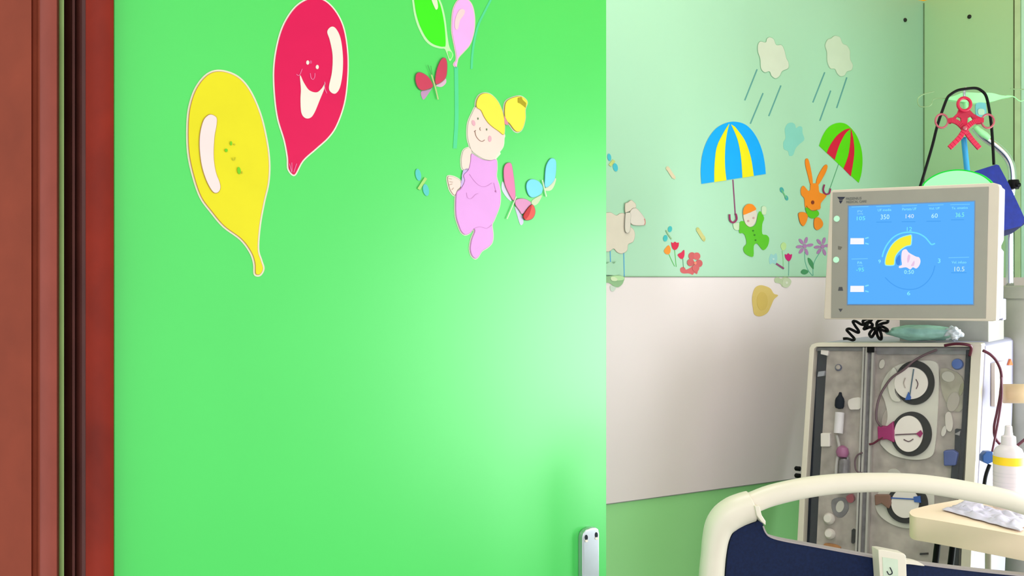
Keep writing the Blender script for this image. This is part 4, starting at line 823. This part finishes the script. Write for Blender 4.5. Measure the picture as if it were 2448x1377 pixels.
# ------------------------------------------------------------------ tray with things on it
ZT = CZ-582*1.95/F
def onz(px, py, z=ZT):
    d = ray(px, py); return Vector((0, 0, CZ))+d*((z-CZ)/d.z)
tp = onz(2363, 1240); tray = thing('overbed_tray', 'cream overbed tray table standing behind the bed rail', 'tray table', (tp.x+.04, tp.y+.1, 0))
top = [onz(*p) for p in cat([(2174,1224),(2176,1229),(2186,1235),(2216,1240),(2298,1254),(2448,1281),(2560,1302)], 3, False)] + [onz(2600, 1240), onz(2480, 1172)] + [onz(*p) for p in cat([(2380,1176),(2284,1196),(2228,1206),(2190,1215),(2178,1219)], 3, False)]
bm = bmesh.new(); add_prism3(bm, top, Vector((0, 0, 1)), .046); mk('tray_top', bm, M['creamy'], tray, bevel=.003)
lathe('tray_post', [(.0, 0), (.0, 0), (.0, 0), (.006, 0), (.0065, ZT-.05)][3:], (P3(2363, 1340, 1.98).x, 1.98, .03), M['cream'], tray)
bm = bmesh.new(); add_box3(bm, (P3(2363, 1340, 1.98).x-.12, 1.95, 0), Vector((.4, 0, 0)), Vector((0, .06, 0)), Vector((0, 0, .03))); mk('tray_foot', bm, M['cream'], tray, bevel=.005)
for x0, yy in ((2238, 2.02), (2275, 2.03)):
    o = tube('drain_hose', [P3(x0+5, 1290, yy), P3(x0, 1330, yy), P3(x0-6, 1400, yy), P3(x0-20, 1700, yy), Vector((P3(x0-20, 1700, yy).x, yy, .008))], .0062, M['black']); tag(o, 'black hose hanging under the tray edge, %s of the two' % ('nearest the pumps' if x0 < 2260 else 'farther from the pumps'), 'hose', 'black hoses under the tray')
# bottle
bx = onz(2411, 1214); bz = ZT; Yb = bx.y
bot = thing('spray_bottle', 'white plastic bottle with yellow label band standing on the tray', 'bottle', (bx.x, Yb, bz))
k = Yb/F; hh = lambda py: (HY-py)*k+CZ-bz
lathe('bottle_body', [(.030*.95, 0), (34*k, .004), (34*k, hh(1092)), (33*k, hh(1082)), (29*k, hh(1072)), (20*k, hh(1065)), (16*k, hh(1062))], (bx.x, Yb, bz), M['bottle'], bot)
lathe('bottle_cap', [(17*k, hh(1064)), (16*k, hh(1043)), (10*k, hh(1040)), (8.5*k, hh(1030)), (8*k, hh(1019)), (6*k, hh(1017))], (bx.x, Yb, bz), M['bottle'], bot)
lathe('label_band', [(34.4*k, hh(1109)), (34.4*k, hh(1090))], (bx.x, Yb, bz), M['yellow'], bot)
for py in (1128, 1136, 1150, 1158): lathe('label_line', [(34.3*k, hh(py+1)), (34.3*k, hh(py-1))], (bx.x, Yb, bz), M['label_p'], bot)
# film wrapper on the tray
bm = bmesh.new(); c4 = [onz(2252, 1219, ZT+.002), onz(2300, 1204, ZT+.002), onz(2475, 1236, ZT+.002), onz(2440, 1272, ZT+.002)]; n = 34; g = []
for i in range(n+1):
    row = []
    for j in range(n+1):
        a, b = i/n, j/n; p = (c4[0]*(1-a)+c4[3]*a)*(1-b)+(c4[1]*(1-a)+c4[2]*a)*b
        e = min(a, 1-a, b, 1-b); hgt = (abs(noise.noise(Vector((a*5, b*4, 3))))*.020+abs(noise.noise(Vector((a*14, b*11, 7))))*.006)*min(1, e*7)
        p = p+Vector((noise.noise(Vector((a*6, b*6, 1)))*.008, noise.noise(Vector((a*6, b*6, 5)))*.006, hgt+.001)); row.append(bm.verts.new(p))
    g.append(row)
for i in range(n):
    for j in range(n): bm.faces.new((g[i][j], g[i+1][j], g[i+1][j+1], g[i][j+1]))
o = mk('plastic_wrapper', bm, M['bagw'], smooth=True); so_ = o.modifiers.new('sol', 'SOLIDIFY'); so_.thickness = .0006; so_.offset = 1
tag(o, 'crumpled lavender white plastic wrapper lying on the cream tray', 'wrapper')
